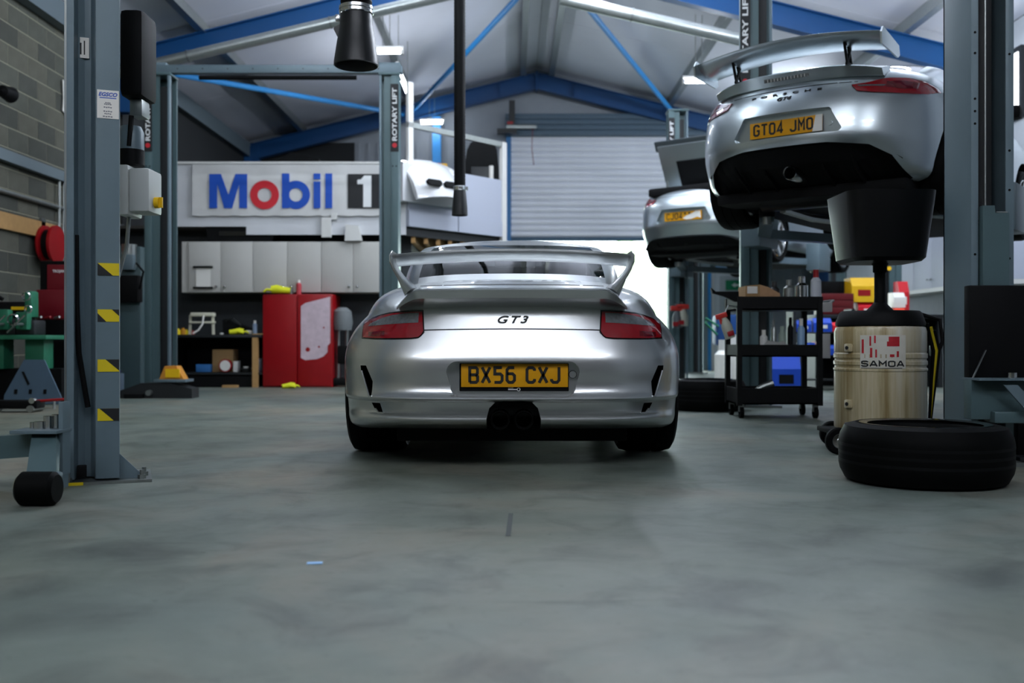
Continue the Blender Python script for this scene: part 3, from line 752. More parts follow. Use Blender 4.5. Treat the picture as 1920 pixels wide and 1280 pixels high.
# ---- mid-engined cars on the lifts -----------------------------------------------------------------
def row2(z, yr, w, yf=4.2): return [z, yr, .98, w, w-.04, w-.03, 3.35, yf]
def midcar(name, label, loc, rz, z0, paint, txt, white, wing=True, soft=False, cabin=True, lid=False, tfrac=None, cz=.43):
    P = dict(rows=[row2(.20, .34, .80, 4.0), row2(.22, .22, .84, 4.1), row2(.26, .13, .865), row2(.32, .075, .875), row2(.38, .045, .885), row2(.43, .02, .89), row2(.47, .006, .893), row2(.53, .008, .895), row2(.61, .018, .895), row2(.69, .032, .892, 4.18), row2(.77, .06, .882, 4.1), row2(.83, .095, .862, 3.95)],
             p=2.35, belt=[1.0, .62, 1.5, .66, .74, .70, 2.75, 3.2], beltdz=(.02, .0, -.02), bez=((.12, .85), (.30, .88), (.35, .62)), sharp=24,
             roof=[1.27, 1.62, 2.0, .55, .58, .55, 2.35, 2.65], roofdz=(0, 0, -.01))
    c = Car(P, loc, rz, label, z0, name); cut = []
    q = B().prism(rounded(-.31, .33, .495, .665, .03, inset=-.06), -.5, .10); q.paint = True; cut.append(q)
    for sd in (1, -1):
        for yy in (.98, 3.35): cut.append(B().cyl(.36, sd*.52, sd*1.2, 40, 'x', (0, yy, .325)))
    zc = lambda v: .05+(v-.05)*(cz-.05)/.38
    cut.append(B().prism([(a, zc(b)) for a, b in [(-.74, .05), (.74, .05), (.71, .22), (.65, .34), (.54, .405), (.3, .43), (-.3, .43), (-.54, .405), (-.65, .34), (-.71, .22)]], -.5, .55))
    c.body(paint, cut, subn=2); T = c.t
    DS = []
    for i in range(21):
        x = -.70+.07*i; y0 = c.hit(x, .5).y+.05; k = max(0, (abs(x)-.45)/.25); zt = zc(.425)-.10*k*k
        DS.append([(x, y0, zt), (x, y0+.12, zt-.10*(1-.5*k)), (x, .68, .135), (x, .72, .135), (x, .72, zt)])
    loft(DS).o('diffuser', UNDER, T, smooth=0)
    for x in (-.42, -.21, .21, .42): B().prism([(.16, zc(.36)), (.30, zc(.29)), (.62, .15), (.60, .125), (.24, zc(.28))], x-.006, x+.006, 'x').o('diffuser_fin', BLACK, T, smooth=0)
    B().lathe([(.05, .4), (.05, .16), (.046, .15), (.040, .16), (.04, .38)], 20, 'y', (0, 0, .27)).o('exhaust_pipe', CHROME, T)
    B().box(-.70, .70, .45, 3.9, .13, .21, b=.02).o('undertray', UNDER, T)
    B().cyl(.13, -.45, .45, 20, 'x', (0, .75, .22)).o('silencer', mat('silencer_steel', '#2a2c2e', .4, .8), T)
    for sd in (1, -1):
        B().tube([(sd*.12, 1.2, .16), (sd*.45, 1.0, .18), (sd*.72, .98, .28)], .025, 8).o('suspension_arm', STEEL, T)
        B().tube([(sd*.30, .75, .10), (sd*.30, 1.3, .09), (sd*.2, 1.9, .10)], .03, 8).o('underfloor_pipe', STEEL, T)
    # lamps wrap round the corners
    for mir in (False, True):
        tp = [(.43, .812), (.52, .825), (.62, .862), (.72, .872), (.79, .858), (.838, .825)]; bt = [(.47, .765), (.56, .752), (.66, .748), (.76, .750), (.82, .765), (.852, .80)]
        l = c.patch('tail_lamp', tp, bt, .010, REDL, mirror=mir, n=22, k=8)
        c.patch('lamp_core', [(.62, .832), (.70, .845), (.77, .838)], [(.62, .79), (.70, .782), (.77, .792)], .014, REDD, l, mirror=mir)
        c.patch('clear_lens', [(.46, .808), (.62, .808)], [(.48, .796), (.61, .797)], .014, SMOKE, l, mirror=mir, k=3)
    # number plate
    pl = plate(T, txt, .52, .111, (0, .082, .572), x0=-.46, x1=(-.46+tfrac if tfrac else .47-white*.75))
    if tfrac:
        B().prism([(.0, -.03), (.05, .0), (.14, .03), (.18, .05), (.24, .045), (.25, -.04), (.20, -.025), (.12, -.045), (.05, -.05)], -.0058, -.0042).o('bare_plate_patch', WPLATE, pl, smooth=0)
        for x in (.03, .09): B().box(x-.012, x+.012, -.005, -.0042, .018, .042).o('worn_letter', TXTB, pl, smooth=0)
    if white:
        B().prism([(.52*(.5-white)-.012, -.0555), (.26, -.0555), (.26, .0555), (.52*(.5-white)+.012, .0555)], -.0062, -.004).o('bare_plate_corner', WPLATE, pl, smooth=0)
    B().cyl(.016, -.006, 0, 18, 'y').o('towing_cap', paint, T, loc=(.305, .099, .565))
    line(c, 'bumper_shut_line', [(-.46+i*.046, .835) for i in range(21)], .005)
    if not lid:
        # ducktail with the high stop lamp
        S = []
        for i in range(31):
            u = -1+2*i/30; x = u*.60; a = abs(u)
            S.append([(x, .12+.16*a**3, .875), (x, .075+.17*a**3, .945-.03*a**3), (x, .095+.17*a**3, .957-.03*a**3), (x, .42, .985-.02*a**2), (x, .42, .86)])
        loft(S).o('ducktail', paint, T, smooth=30)
        st = B().box(-.16, .16, -.006, .006, -.012, .012, b=.004).o('high_stop_lamp', SMOKE, T, loc=(0, .095, .912), rot=(R(12), 0, 0))
        for i in range(12): B().box(-.002, .002, -.008, 0, -.010, .010).o('lamp_rib', WHITE, st, loc=(-.132+i*.024, 0, 0), smooth=0)
        for wd, tx, hz, zz in ((.50, 'P  O  R  S  C  H  E', .016, .802),):
            bw_ = text_mesh(tx, wd, hz, bold=.02, thick=.004)
            for v in bw_.vertices:
                h = c.hit(v.co.x, v.co.z+zz); v.co = (v.co.x, h.y-.001+v.co.y, v.co.z+zz)
            link('maker_lettering', bw_, TXTB, T)
        bm_ = text_mesh('GT4', .10, .026, bold=.02, shear=.3, thick=.004)
        for v in bm_.vertices:
            h = c.hit(v.co.x, v.co.z+.765); v.co = (v.co.x, h.y-.001+v.co.y, v.co.z+.765)
        link('model_badge', bm_, TXTB, T)
    if wing:
        W = []
        for i in range(31):
            u = -1+2*i/30; x = u*.665; a = abs(u); z0_ = 1.10-.05*a*a; y0 = .0+.06*a*a; ch = .30; pp = []
            for k in range(20):
                t = k/20*2*math.pi; cx = .5-.5*math.cos(t); th = .11*math.sqrt(max(0, cx))*(1-cx)+.005
                pp.append((x, y0+ch*cx, z0_+(th if t < math.pi else -th*1.5)*ch+(1-cx)*.055-.06*ch*math.sin(math.pi*cx)))
            W.append(pp)
        loft(W).o('wing_blade', paint, T, smooth=50)
        for sd in (1, -1):
            B().prism([(.03, 1.015), (.36, .995), (.40, 1.02), (.38, 1.08), (.05, 1.13), (.02, 1.09)], sd*.665-.006, sd*.665+.006, 'x').o('wing_end_plate', paint, T, smooth=0)
            for a, b2 in (((.16, .96), (.10, 1.09)), ((.24, .96), (.17, 1.085)), ((.16, .96), (.22, 1.085)), ((.12, 1.085), (.24, 1.085)), ((.14, .957), (.27, .965))):
                B().beam((sd*.40, a[0], a[1]), (sd*.40, b2[0], b2[1]), .014, .018).o('wing_upright', BLACK, T, smooth=0)
    if lid:
        # boot lid standing open, the well black under it
        B().box(-.55, .55, .16, .80, .86, .97, b=.03).o('boot_well', UNDER, T)
        lidM = TM((0, .78, .98), rx=-62)
        lb = B(); lb.box(-.60, .60, -.66, 0, .0, .035, b=.016, M=lidM).o('boot_lid', paint, T)
        B().box(-.36, .34, -.44, -.1, -.02, 0, b=.01, M=lidM).o('lid_liner', BLACK, T)
        B().box(-.64, .64, -.72, -.58, .02, .06, b=.015, M=lidM).o('lid_spoiler', mat('dark_silver', '#5d666a', .35, .8), T)
        for sd in (1, -1): B().tube([(sd*.48, .62, .86), (sd*.5, .58, 1.12)], .012, 8).o('lid_stay', STEEL, T)
    if cabin: c.cabin(mat('soft_top', '#0c0e10', .8) if soft else paint, crown=.06, tq=(.245, .36, .66, .74))
    for sd in (1, -1):
        wheel(T, sd*.75, .98, .32, .32, .27, sd); wheel(T, sd*.755, 3.35, .31, .31, .24, sd)
        B().box(-.09, .09, -.06, .06, -.06, .06, b=.045).o('door_mirror', BLACK, T, loc=(sd*.90, 2.62, 1.0))
        B().box(min(0, -sd*.16), max(0, -sd*.16), -.02, .02, -.03, 0).o('mirror_stalk', BLACK, T, loc=(sd*.84, 2.63, .96))
    if cabin:
        for sx in (-.34, .34): seat(T, sx, 2.15, .40)
    return c
HC = 38
cy = midcar('raised_coupe', 'silver coupe with rear wing raised high on the lift nearest the oil drainer', (1.83, 6.78), -HC, 1.50, SILVER2, 'GT04 JMO', .11)
bo = midcar('raised_roadster', 'silver roadster with open boot lid raised on the far lift before the roller shutter', (2.09, 12.4), -HC, 1.60, SILVER2, 'CJ04', .0, wing=False, soft=True, lid=True, tfrac=.46, cz=.31)
gc = midcar('raised_saloon', 'dark grey car with alloy wheel raised behind the open drip bowl', (3.78, 16.45), -25, 2.0, mat('dark_grey_car_paint', '#6d7684', .3, .8, coat=.6), '', 0, wing=False)
# ================================================================ two-post lifts
TEALP = LIFTT
def rotary_post(name, label, loc, rz, h, labside, grp='far lift posts', txt=True, lz=None, xm=-.14):
    """C-section column, opening to local +x*labside*-1 ... front face to -y; label strip on the outer front edge"""
    t = thing(name, label, 'lift post', loc, rz, grp); s = labside
    def bx(a, b): return (min(a*s, b*s), max(a*s, b*s))
    x0, x1 = bx(.06, .14); B().box(x0, x1, -.13, .13, 0, h, b=.006).o('column', TEALP, t)
    x0, x1 = bx(xm, .06); B().box(x0, x1, .10, .13, 0, h).o('back_wall', TEALP, t, smooth=0)
    x0, x1 = bx(xm, xm+.025); B().box(x0, x1, -.13, -.07, 0, h, b=.004).o('front_flange', LIFTG, t)
    x0, x1 = bx(-.02, .06); B().box(x0, x1, -.10, -.085, 0, h).o('inner_flange', TEALP, t, smooth=0)
    x0, x1 = bx(xm+.04, .03); B().box(x0, x1, -.02, .08, 0, h-.1).o('cable_run', DARKG, t, smooth=0)
    B().box(-.22, .22, -.2, .2, 0, .02).o('base_plate', STEEL, t, smooth=0)
    x0, x1 = bx(xm-.01, .15); B().box(x0, x1, -.14, .14, h, h+.03, b=.008).o('cap', TEALP, t)
    if txt:
        lz = lz or (h-.85, h-.1)
        x0, x1 = bx(.055, .145); st = B().box(x0, x1, -.134, -.131, lz[0], lz[1]).o('label_strip', TXTB, t, smooth=0)
        L = lz[1]-lz[0]
        lettering('strip_lettering', 'ROTARY LIFT', L*.78, .052, TXTW, st, ((x0+x1)/2, -.1345, lz[0]+L*.55), (0, R(-90), 0), bold=.03)
        B().lathe([(.0005, 0), (.026, 0), (.026, .002), (.0005, .002)], 20, 'y').o('strip_emblem', MRED, st, loc=((x0+x1)/2, -.136, lz[0]+.07))
        for dx in (-.02, .02): B().cyl(.008, -.134, -.131, 10, 'y', ((x0+x1)/2+dx, 0, lz[0]-.16)).o('bolt', BLACK, t)
    return t
# lift in front of the cream cabinets
pl_ = rotary_post('lift_post', 'teal two post lift column with white lettering beside the block wall', (-3.93, 11.15, 0), 0, 3.55, -1)
pr_ = rotary_post('lift_post', 'teal two post lift column with white lettering beside the banner and parked coupe', (-1.40, 11.15, 0), 0, 3.55, 1, xm=-.07)
t = thing('lift_crossbeam', 'pale grey overhead crossbeam joining the two lettered lift columns', 'beam', (-3.98, 11.15, 3.595))
B().box(-.1, 2.75, -.05, .05, 0, .09, b=.006).o('beam', LIFTG, t)
B().tube([(.5, -.07, -.06), (2.25, -.07, -.06)], .025, 10).o('padded_switch_bar', BLACK, t)
for i in range(9): B().cyl(.008, -.054, -.05, 8, 'y', (.25+i*.28, 0, .045)).o('bolt', DARKG, t)
for x, zz in ((0, 0), (2.61, 0)): B().box(x-.12, x+.12, -.045, .045, -.0, .12, b=.01).o('end_bracket', LIFTG, t)
# bottom carriage with swing arm and yellow pad
t = thing('lift_carriage', 'grey lift arm with orange and yellow pad on the floor by the lettered column', 'lift arm', (-3.72, 10.65, 0))
B().prism([(-.42, .0), (.34, .0), (.34, .10), (.1, .16), (-.2, .16), (-.42, .08)], -.14, .10).o('arm', DARKG, t, smooth=0)
B().box(-.06, .28, -.16, .12, .17, .20, b=.006).o('pad_plate', LIFTG, t)
B().prism([(-.02, .20), (.24, .20), (.16, .34), (.04, .34)], -.1, .06).o('pad', mat('orange_pad', '#c9862c', .6), t, smooth=0)
B().box(.05, .2, -.115, -.1, .22, .31).o('pad_marker', mat('signal_yellow', '#f0c000', .5), t, smooth=0)
B().box(-.36, -.16, -.2, .1, .0, .05, b=.01).o('arm_foot', BLACK, t)
B().cyl(.03, -.2, -.12, 12, 'y', (-.1, 0, .06)).o('pivot', STEEL, t)
t = thing('lift_motor', 'grey lift motor and tank fixed beside the lettered column at the block wall', 'motor', (-4.42, 11.6, 0))
B().box(-.13, .13, -.1, .12, .0, 1.7, b=.01).o('riser', LIFTT, t)
B().cyl(.085, 1.45, 1.72, 20, 'z', (0, -.1, 0)).o('motor_body', STEEL, t)
B().box(-.06, .08, -.2, -.1, 1.42, 1.6, b=.015).o('terminal_box', LIFTG, t)
B().box(-.14, .14, -.22, -.05, 1.05, 1.36, b=.02).o('oil_tank', BLACK, t)
B().tube([(.1, -.15, 1.5), (.2, -.2, 1.4), (.15, -.18, 1.2)], .012, 8).o('hydraulic_hose', BLACK, t)
# lift columns of the raised cars
rotary_post('lift_post', 'dark teal lift column beside the raised coupe behind the tool trolley', (2.25, 9.2, 0), -10, 3.95, -1, 'raised car lift posts', lz=(2.9, 3.85))
rotary_post('lift_post', 'dark lift column under the raised roadster before the roller shutter', (2.42, 14.6, 0), 0, 3.95, -1, 'raised car lift posts', lz=(3.0, 3.85))
def arms(label, car, col):
    """carriage and swing arms under a raised car, in the car's own frame"""
    t = thing('lift_cradle', label, 'lift arms', car.t.location, -HC if car is not gc else -25)
    for y1, x1 in ((.80, -.45), (3.1, -.5), (.80, .45), (3.1, .5)):
        s = -1 if x1 < 0 else 1
        B().beam((s*.98, 1.95, .06), (x1, y1, .06), .11, .08).o('swing_arm', col, t, smooth=0)
        B().cyl(.06, .06, .128, 18, 'z', (x1, y1, 0)).o('lift_pad', BLACK, t)
        B().cyl(.035, .0, .06, 14, 'z', (x1, y1, 0)).o('pad_screw', STEEL, t)
    for s in (-1, 1): B().box(s*1.02-.09, s*1.02+.09, 1.75, 2.15, -.06, .30, b=.01).o('carriage', col, t)
    return t
arms('grey lift swing arms and pads under the raised coupe with rear wing', cy, LIFTG)
arms('grey lift swing arms and pads under the raised roadster', bo, LIFTG)
arms('grey lift swing arms and pads under the raised dark grey car', gc, LIFTG)
for c_, l_ in ((cy, 'grey lift column on the far flank of the raised coupe'), (bo, 'grey lift column on the far flank of the raised roadster')):
    p = Matrix.Rotation(R(-HC), 4, 'Z') @ Vector((1.42, 1.95, 0)); q = c_.t.location
    if c_ is bo: p = Vector((5.22, 13.82, 0))-q
    rotary_post('lift_post', l_, (q.x+p.x, q.y+p.y, 0), -HC if c_ is cy else 0, 3.95, 1, 'raised car lift posts', txt=False)
for s_ in (-1, 1):
    p = Matrix.Rotation(R(-25), 4, 'Z') @ Vector((s_*1.30, 1.95, 0)); q = gc.t.location
    rotary_post('lift_post', 'grey lift column holding the raised dark grey car on its %s flank' % ('window' if s_ > 0 else 'shutter'), (q.x+p.x, q.y+p.y, 0), -25, 3.9, s_, 'raised car lift posts', txt=False)

# near column, block wall side
PX = -1.672; t = thing('lift_column', 'grey steel lift column with hazard stripes and inspection sticker beside the block wall', 'lift post', (PX, 4.24, 0), 21)
prof = [(0, 0), (0, .02), (.0, .27), (-.215, .27), (-.215, .0), (-.178, .0), (-.174, .012), (-.174, .05), (-.165, .085), (-.14, .10), (-.115, .095), (-.10, .07), (-.098, .02), (-.094, .004), (-.088, 0)]
B().prism(prof[::-1], .02, 3.6, 'z').o('column', LIFTG, t, smooth=35)
B().box(-.214, -.206, -.002, .0, .1, 3.6).o('edge_trim', STEEL, t, smooth=0)
for z, k in ((.906, 0), (.710, 1), (.498, 2), (.290, 3)):
    s = B().box(-.086, -.001, -.002, 0, z-.026, z+.026).o('hazard_sticker', YEL, t, smooth=0)
    tri = [[(-.086, .026), (-.086, -.026), (-.026, -.026)], [(-.086, .010), (-.086, -.026), (-.052, -.026)], [(-.055, .026), (-.001, .026), (-.001, -.022)], [(-.078, .026), (-.001, .026), (-.001, -.026), (-.022, -.026)]][k]
    B().prism([(x, z+q) for x, q in tri], -.003, -.002).o('black_stripe', TXTB, s, smooth=0)
    if k == 1: B().prism([(x, z+q) for x, q in [(-.030, .026), (-.001, .026), (-.001, -.002)]], -.003, -.002).o('black_stripe', TXTB, s, smooth=0)
s = B().box(-.088, -.002, -.002, 0, 1.545, 1.665).o('inspection_sticker', WPLATE, t, smooth=0)
lettering('sticker_heading', 'EGSCO', .074, .017, MBLUE, s, (-.045, -.0022, 1.647), bold=.03, shear=.25)
B().box(-.078, -.012, -.0022, -.002, 1.630, 1.634).o('sticker_rule', MBLUE, s, smooth=0)
GP = mat('print_grey', '#6a6d74', .6)
for z, wd in ((1.611, .022), (1.605, .03), (1.592, .034), (1.575, .036), (1.565, .028), (1.553, .04)):
    for k in range(4): B().box(-.045-wd/2+k*wd/4, -.045-wd/2+(k+.75)*wd/4, -.0022, -.002, z-.002-.0008*(k % 2), z+.002+.001*((k+1) % 2)).o('faint_mark', GP, s, smooth=0)
s = B().box(-.176, -.122, -.001, .001, -.044, .044).o('rating_sticker', WPLATE, t, loc=(0, .09, 1.86), rot=(0, 0, 0), smooth=0)
B().box(-.143, -.138, -.0018, -.0012, -.03, .03).o('sticker_bar', TXTB, s, smooth=0)
B().box(-.172, -.162, -.0018, -.0012, -.035, -.015).box(-.158, -.152, -.0018, -.0012, -.03, .02).o('sticker_blot', TXTB, s, smooth=0)
B().prism([(-.235, 0), (.13, 0), (.13, .012), (-.235, .012)], -.035, .34, 'y').o('base_plate', STEEL, t, smooth=0)
B().box(-.236, -.14, -.037, -.036, .0, .013).o('yellow_edge', YEL, t, smooth=0)
B().prism([(0, .012), (.105, .012), (.0, .12)], .03, .045).o('gusset', LIFTG, t, smooth=0)
for x, y in ((.09, .0), (.10, .10), (-.20, -.015)):
    B().cyl(.017, .012, .030, 6, 'z', (x, y, 0)).cyl(.009, .03, .05, 10, 'z', (x, y, 0)).o('anchor_bolt', STEEL, t)
B().box(-.168, -.130, .03, .06, .02, .075, b=.004).o('stop_block', BLACK, t)
B().tube([(-.17, .03, 1.05), (-.168, .03, .75), (-.16, .04, .55), (-.135, .05, .38), (-.125, .05, .32)], .011, 8).o('black_cable', BLACK, t)
# power unit behind that column
t = thing('lift_power_unit', 'black tank grey motor and white switch box on the back of the striped column', 'power unit', (-1.735, 4.64, 0))
B().box(-.06, .05, -.1, .1, 1.72, 2.12, b=.03).o('oil_tank', BLACK, t)
B().box(-.03, .03, -.05, .05, 1.64, 1.72, b=.01).o('pump_block', STEEL, t)
B().tube([(-.02, -.05, 1.64), (-.03, -.05, 1.5)], .012, 8).o('hydraulic_hose', BLACK, t)
B().lathe([(.001, 1.60), (.045, 1.60), (.058, 1.57), (.058, 1.49), (.001, 1.49)], 24, 'z', (-.04, 0, 0)).o('motor_cap', LIFTG, t)
B().cyl(.06, 1.42, 1.49, 24, 'z', (-.04, 0, 0)).o('motor_body', BLACK, t)
B().box(-.08, -.02, -.09, .09, 1.18, 1.41, b=.012).o('switch_box_back', mat('box_white', '#c9cdca', .45), t)
B().box(-.02, .075, -.085, .085, 1.195, 1.395, b=.014).o('switch_box', mat('box_white', '#c9cdca', .45), t)
B().cyl(.026, .075, .095, 16, 'x', (0, -.01, 1.245)).box(.09, .11, -.016, -.004, 1.222, 1.27).o('yellow_switch', mat('signal_yellow', '#f0c000', .5), t)
B().tube([(-.05, 0, 1.18), (-.06, .0, 1.05), (-.10, .0, .9)], .01, 8).o('flex_conduit', STEEL, t)
# carriage, arm and rubber-tyred foot at that column
t = thing('lift_carriage', 'grey lift arm with black rounded foot on the floor before the striped column', 'lift arm', (-1.80, 3.98, 0))
B().box(.0, .018, -.03, .04, .07, .36, b=.003).o('lock_plate', LIFTG, t)
B().box(-.165, .02, -.09, .05, .238, .252, b=.003).o('top_plate', LIFTG, t)
for x, y, r, h in ((-.055, .0, .017, .05), (-.03, .02, .018, .055), (-.08, -.02, .02, .03), (-.12, .01, .012, .025)): B().cyl(r, .252, .252+h, 12, 'z', (x, y, 0)).o('pivot_bolt', CHROME, t)
B().add([(-.10, -.04, .235), (-.005, -.04, .235), (.115, -.30, .115), (.005, -.30, .115), (-.10, .0, .215), (-.005, .0, .215), (.115, -.28, .08), (.005, -.28, .08)], [(0,1,2,3), (4,7,6,5), (0,4,5,1), (1,5,6,2), (2,6,7,3), (3,7,4,0)]).o('link_bar', LIFTT, t, smooth=0)
B().box(.0, .13, -.36, -.27, .085, .118, b=.012).o('foot_cover', LIFTG, t)
B().lathe([(.001, .0), (.05, .0), (.062, .012), (.062, .125), (.05, .138), (.001, .138)], 28, 'x', (0, -.34, .063)).o('rubber_foot', RUBBER, t)
B().lathe([(.02, -.003), (.048, -.003), (.05, .004)], 20, 'x', (0, -.34, .063)).o('foot_ring', CHROME, t)
B().beam((-.06, .03, .19), (-.95, .10, .12), .09, .09).o('arm_tube', LIFTT, t, smooth=0)
B().box(-.03, .0, -.02, .06, .012, .24).o('carriage_side', LIFTG, t, smooth=0)

# near column, raised car side
t = thing('lift_column', 'grey open channel lift column with bolt holes between the lying tyre and raised coupe', 'lift post', (2.24, 4.80, 0))
B().prism([(-.030, .30), (-.030, .018), (-.024, .004), (-.014, 0), (.008, 0), (.008, .012), (-.010, .012), (-.018, .02), (-.018, .30)], .02, 3.6, 'z').o('web', LIFTG, t, smooth=40)
B().box(.140, .180, .0, .014, .02, 3.6, b=.003).box(.168, .180, .014, .30, .02, 3.6).o('front_flange', LIFTG, t)
B().box(-.030, .180, .288, .30, .02, 3.6).o('back_web', LIFTT, t, smooth=0)
for x in (.03, .08): B().tube([(x, .08, .3), (x, .08, 3.55)], .006, 6).o('lift_cable', STEEL, t)
B().box(.04, .13, .12, .26, 1.2, 3.5).o('ram_cylinder', DARKG, t, smooth=0)
for x, zs in ((-.008, (1.02, 1.71, 1.77, 1.65, 1.99, 2.09)), (.158, (1.0, 1.33, 1.52, 1.985))):
    for z in zs: B().cyl(.006, -.002, .0, 10, 'y', (x, 0, z)).o('bolt_hole', BLACK, t)
B().box(-.22, .22, -.04, .36, 0, .02).o('base_plate', STEEL, t, smooth=0)
t = thing('lift_carriage', 'grey lift carriage with black rubber guard and arm bracket on the open channel column', 'carriage', (2.24, 4.78, 0))
B().prism([(.012, .84), (.138, .84), (.138, 1.215), (.072, 1.215), (.068, 1.25), (.012, 1.25)], -.02, .02).o('slide_cover', LIFTT, t, smooth=0)
B().box(.075, .13, -.021, .01, 1.216, 1.222).o('cover_edge', STEEL, t, smooth=0)
B().box(-.085, .185, -.09, -.03, .42, .865, b=.008).o('rubber_guard', BLACK, t)
B().box(-.09, .20, -.12, -.04, .235, .425, b=.004).o('arm_box', LIFTT, t)
B().box(-.09, .25, -.20, -.02, .42, .43).o('top_plate', LIFTG, t, smooth=0)
B().cyl(.022, .43, .455, 14, 'z', (.09, -.14, 0)).o('pivot_bolt', CHROME, t)
B().prism([(.02, .40), (.085, .40), (.20, .275), (.13, .275)], -.205, -.195).o('diagonal_brace', LIFTG, t, smooth=0)
B().prism([(-.085, .43), (-.08, .43), (-.02, .56), (-.025, .56)], -.125, -.115).o('guide_rod', STEEL, t, smooth=0)
B().box(-.0, .28, -.16, -.05, .22, .275, b=.01).o('swing_arm', LIFTT, t)
# ================================================================ roller shutter and far wall
SLATM = mat('shutter_slats', '#eceff6', .35, .0, noise=.06, nscale=3)
sh = thing('roller_shutter', 'half raised grey steel roller shutter in the far gable opening', 'shutter', ((DX0+DX1)/2, YB-.12, 0))
hw = (DX1-DX0)/2+.02; prof = [(.05, 0), (.012, .012), (-.012, .045), (-.014, .08), (.004, .112), (.05, .1255)]
b = B(); vs = [(x, y, z) for x in (-hw, hw) for y, z in prof]+[(x, y+.008, z) for x in (-hw, hw) for y, z in prof]; n = len(prof)
fs = [(i, i+1, n+i+1, n+i) for i in range(n-1)]+[(2*n+i, 3*n+i, 3*n+i+1, 2*n+i+1) for i in range(n-1)]
sme = b.add(vs, fs).mesh('slat', 0, fix=False)
sme.polygons.foreach_set('use_smooth', [True]*len(sme.polygons)); sme.materials.append(SLATM)
for i in range(17): link('slat', sme, None, sh, (0, 0, 2.74+i*.1255))
B().box(-hw, hw, -.02, .04, 2.66, 2.745, b=.01).o('bottom_bar', mat('bar_blue_grey', '#39566b', .5), sh)
for s_ in (-1, 1): B().box(s_*(hw+.03)-.05, s_*(hw+.03)+.05, -.05, .09, 0, 4.9).o('guide_rail', mat('guide_blue', '#2a6fa6', .5) if s_ < 0 else LIFTG, sh, smooth=0)
HB = mat('shutter_hood_blue', '#4b6070', .5, noise=.08)
for i in range(4): B().box(-hw-.1, hw+.1, -.22+.02*i, .04, 4.80+i*.115, 4.80+(i+1)*.115-.012, b=.006).o('hood_panel', HB, sh)
# shutter drive on a bracket
t = thing('shutter_motor', 'small shutter drive with red cap and hanging chain on the hood corner', 'motor', (.0, YB-.45, 4.92))
B().box(-.12, .5, -.06, .06, -.02, .06, b=.015).o('gearbox', STEEL, t); B().box(-.1, .02, -.07, .07, .06, .12, b=.01).o('red_cap', REDP, t)
B().tube([(.42, -.02, -.02), (.40, -.02, -.4), (.44, -.02, -.75)], .008, 6).o('chain', mat('chain_red', '#7a2a34', .6), t)
B().box(-.3, .1, -.1, .1, -.12, -.03).o('bracket', DARKG, t, smooth=0)
B().box(-.06, .06, -.05, .05, .06, .55).o('post', DARKG, t, smooth=0)
w1 = struct(B().box(XR-.03, XR-.005, 12.6, 14.6, 3.5, 4.28).o('added_window_1', mat('added_glow_pane', '#ffffff', .2, emit=7., ecol='#f4faff'), smooth=0), 'added glowing window pane high in the side wall')  # glowing window added to give the bright patch beyond the near column
for a, b2, c2, d2 in ((12.54, 12.6, 3.44, 4.34), (14.6, 14.66, 3.44, 4.34), (12.6, 14.6, 3.44, 3.5), (12.6, 14.6, 4.28, 4.34)): B().box(XR-.06, XR-.005, a, b2, c2, d2).o('added_window_frame', DARKG, w1, smooth=0)
# personnel door right of the shutter
d1 = struct(B().box(4.14, 5.05, YB-.06, YB-.01, 0, 2.05).o('door_1', mat('door_white', '#c3cad0', .5), smooth=0), 'white door beside the roller shutter')
B().box(4.10, 4.16, YB-.09, YB, 0, 2.10).o('door_frame', WHITE, d1, smooth=0); B().box(4.10, 5.1, YB-.09, YB, 2.05, 2.10).o('door_frame', WHITE, d1, smooth=0)
B().box(4.28, 4.95, YB-.07, YB-.06, 1.2, 1.95).o('door_panel', mat('door_panel_grey', '#aab2b8', .5), d1, smooth=0)
eb = tag(B().box(4.40, 4.78, YB-.10, YB-.08, 1.66, 1.86, b=.004).o('exit_sign', mat('exit_green', '#0b7a52', .5)), 'green safety sign on the white door beside the shutter', 'sign')
B().prism([(-.06, .0), (.02, -.05), (.02, -.018), (.1, -.018), (.1, .018), (.02, .018), (.02, .05)], -.104, -.1005).o('arrow', TXTW, eb, smooth=0, loc=(4.58, YB, 1.76))
struct(B().box(3.96, 4.10, YB-.12, YB, 0, 2.9).box(4.10, XR, YB-.14, YB-.02, 2.12, 2.30).o('trim_5', BLUE2, smooth=0), 'blue steel door post and rail')
# outdoors beyond the opening
for k, (x, y, h) in enumerate(((1.2, 34, 3.2), (4.2, 36, 3.8), (7.2, 33, 3.0), (-2.5, 36, 3.5))):
    bb = B(); rnd = random.Random(k)
    for i in range(420):
        a, u = rnd.random()*6.28, rnd.random(); r = 1.9*math.sqrt(rnd.random()); z = .4+h*u
        p = Vector((r*math.cos(a)*math.sin(math.pi*min(.95, u*.8+.2)), r*math.sin(a)*.6, z)); s_ = .16+.16*rnd.random()
        q = Matrix.Translation(p) @ Matrix.Rotation(rnd.random()*6, 4, Vector((rnd.random()-.5, rnd.random()-.5, rnd.random()-.5)).normalized())
        bb.add([(-s_, 0, 0), (0, -s_*.5, 0), (s_, 0, .03), (0, s_*.5, 0)], [(0, 1, 2, 3)], q)
    t = thing('hedge_bush', ['leafy green bush outside straight through the open shutter', 'leafy green bush outside beyond the far lift column', 'leafy green bush outside near the white door side', 'leafy green bush outside hidden by the mezzanine'][k], 'bush', (x, y, 0))
    f = bb.o('foliage', mat('leaf_green', '#cfe4b8', .7), t, smooth=0, fix=False); f['kind'] = 'stuff'
    B().tube([(0, 0, 0), (.05, 0, h*.5)], .06, 8).o('stem', WOOD, t)
t = thing('signboard', 'white board in a teal frame standing outside the open shutter', 'sign board', (4.05, 21.8, 0))
B().box(-.15, .3, -.01, .01, .1, 1.15).o('board', WHITE, t, smooth=0)
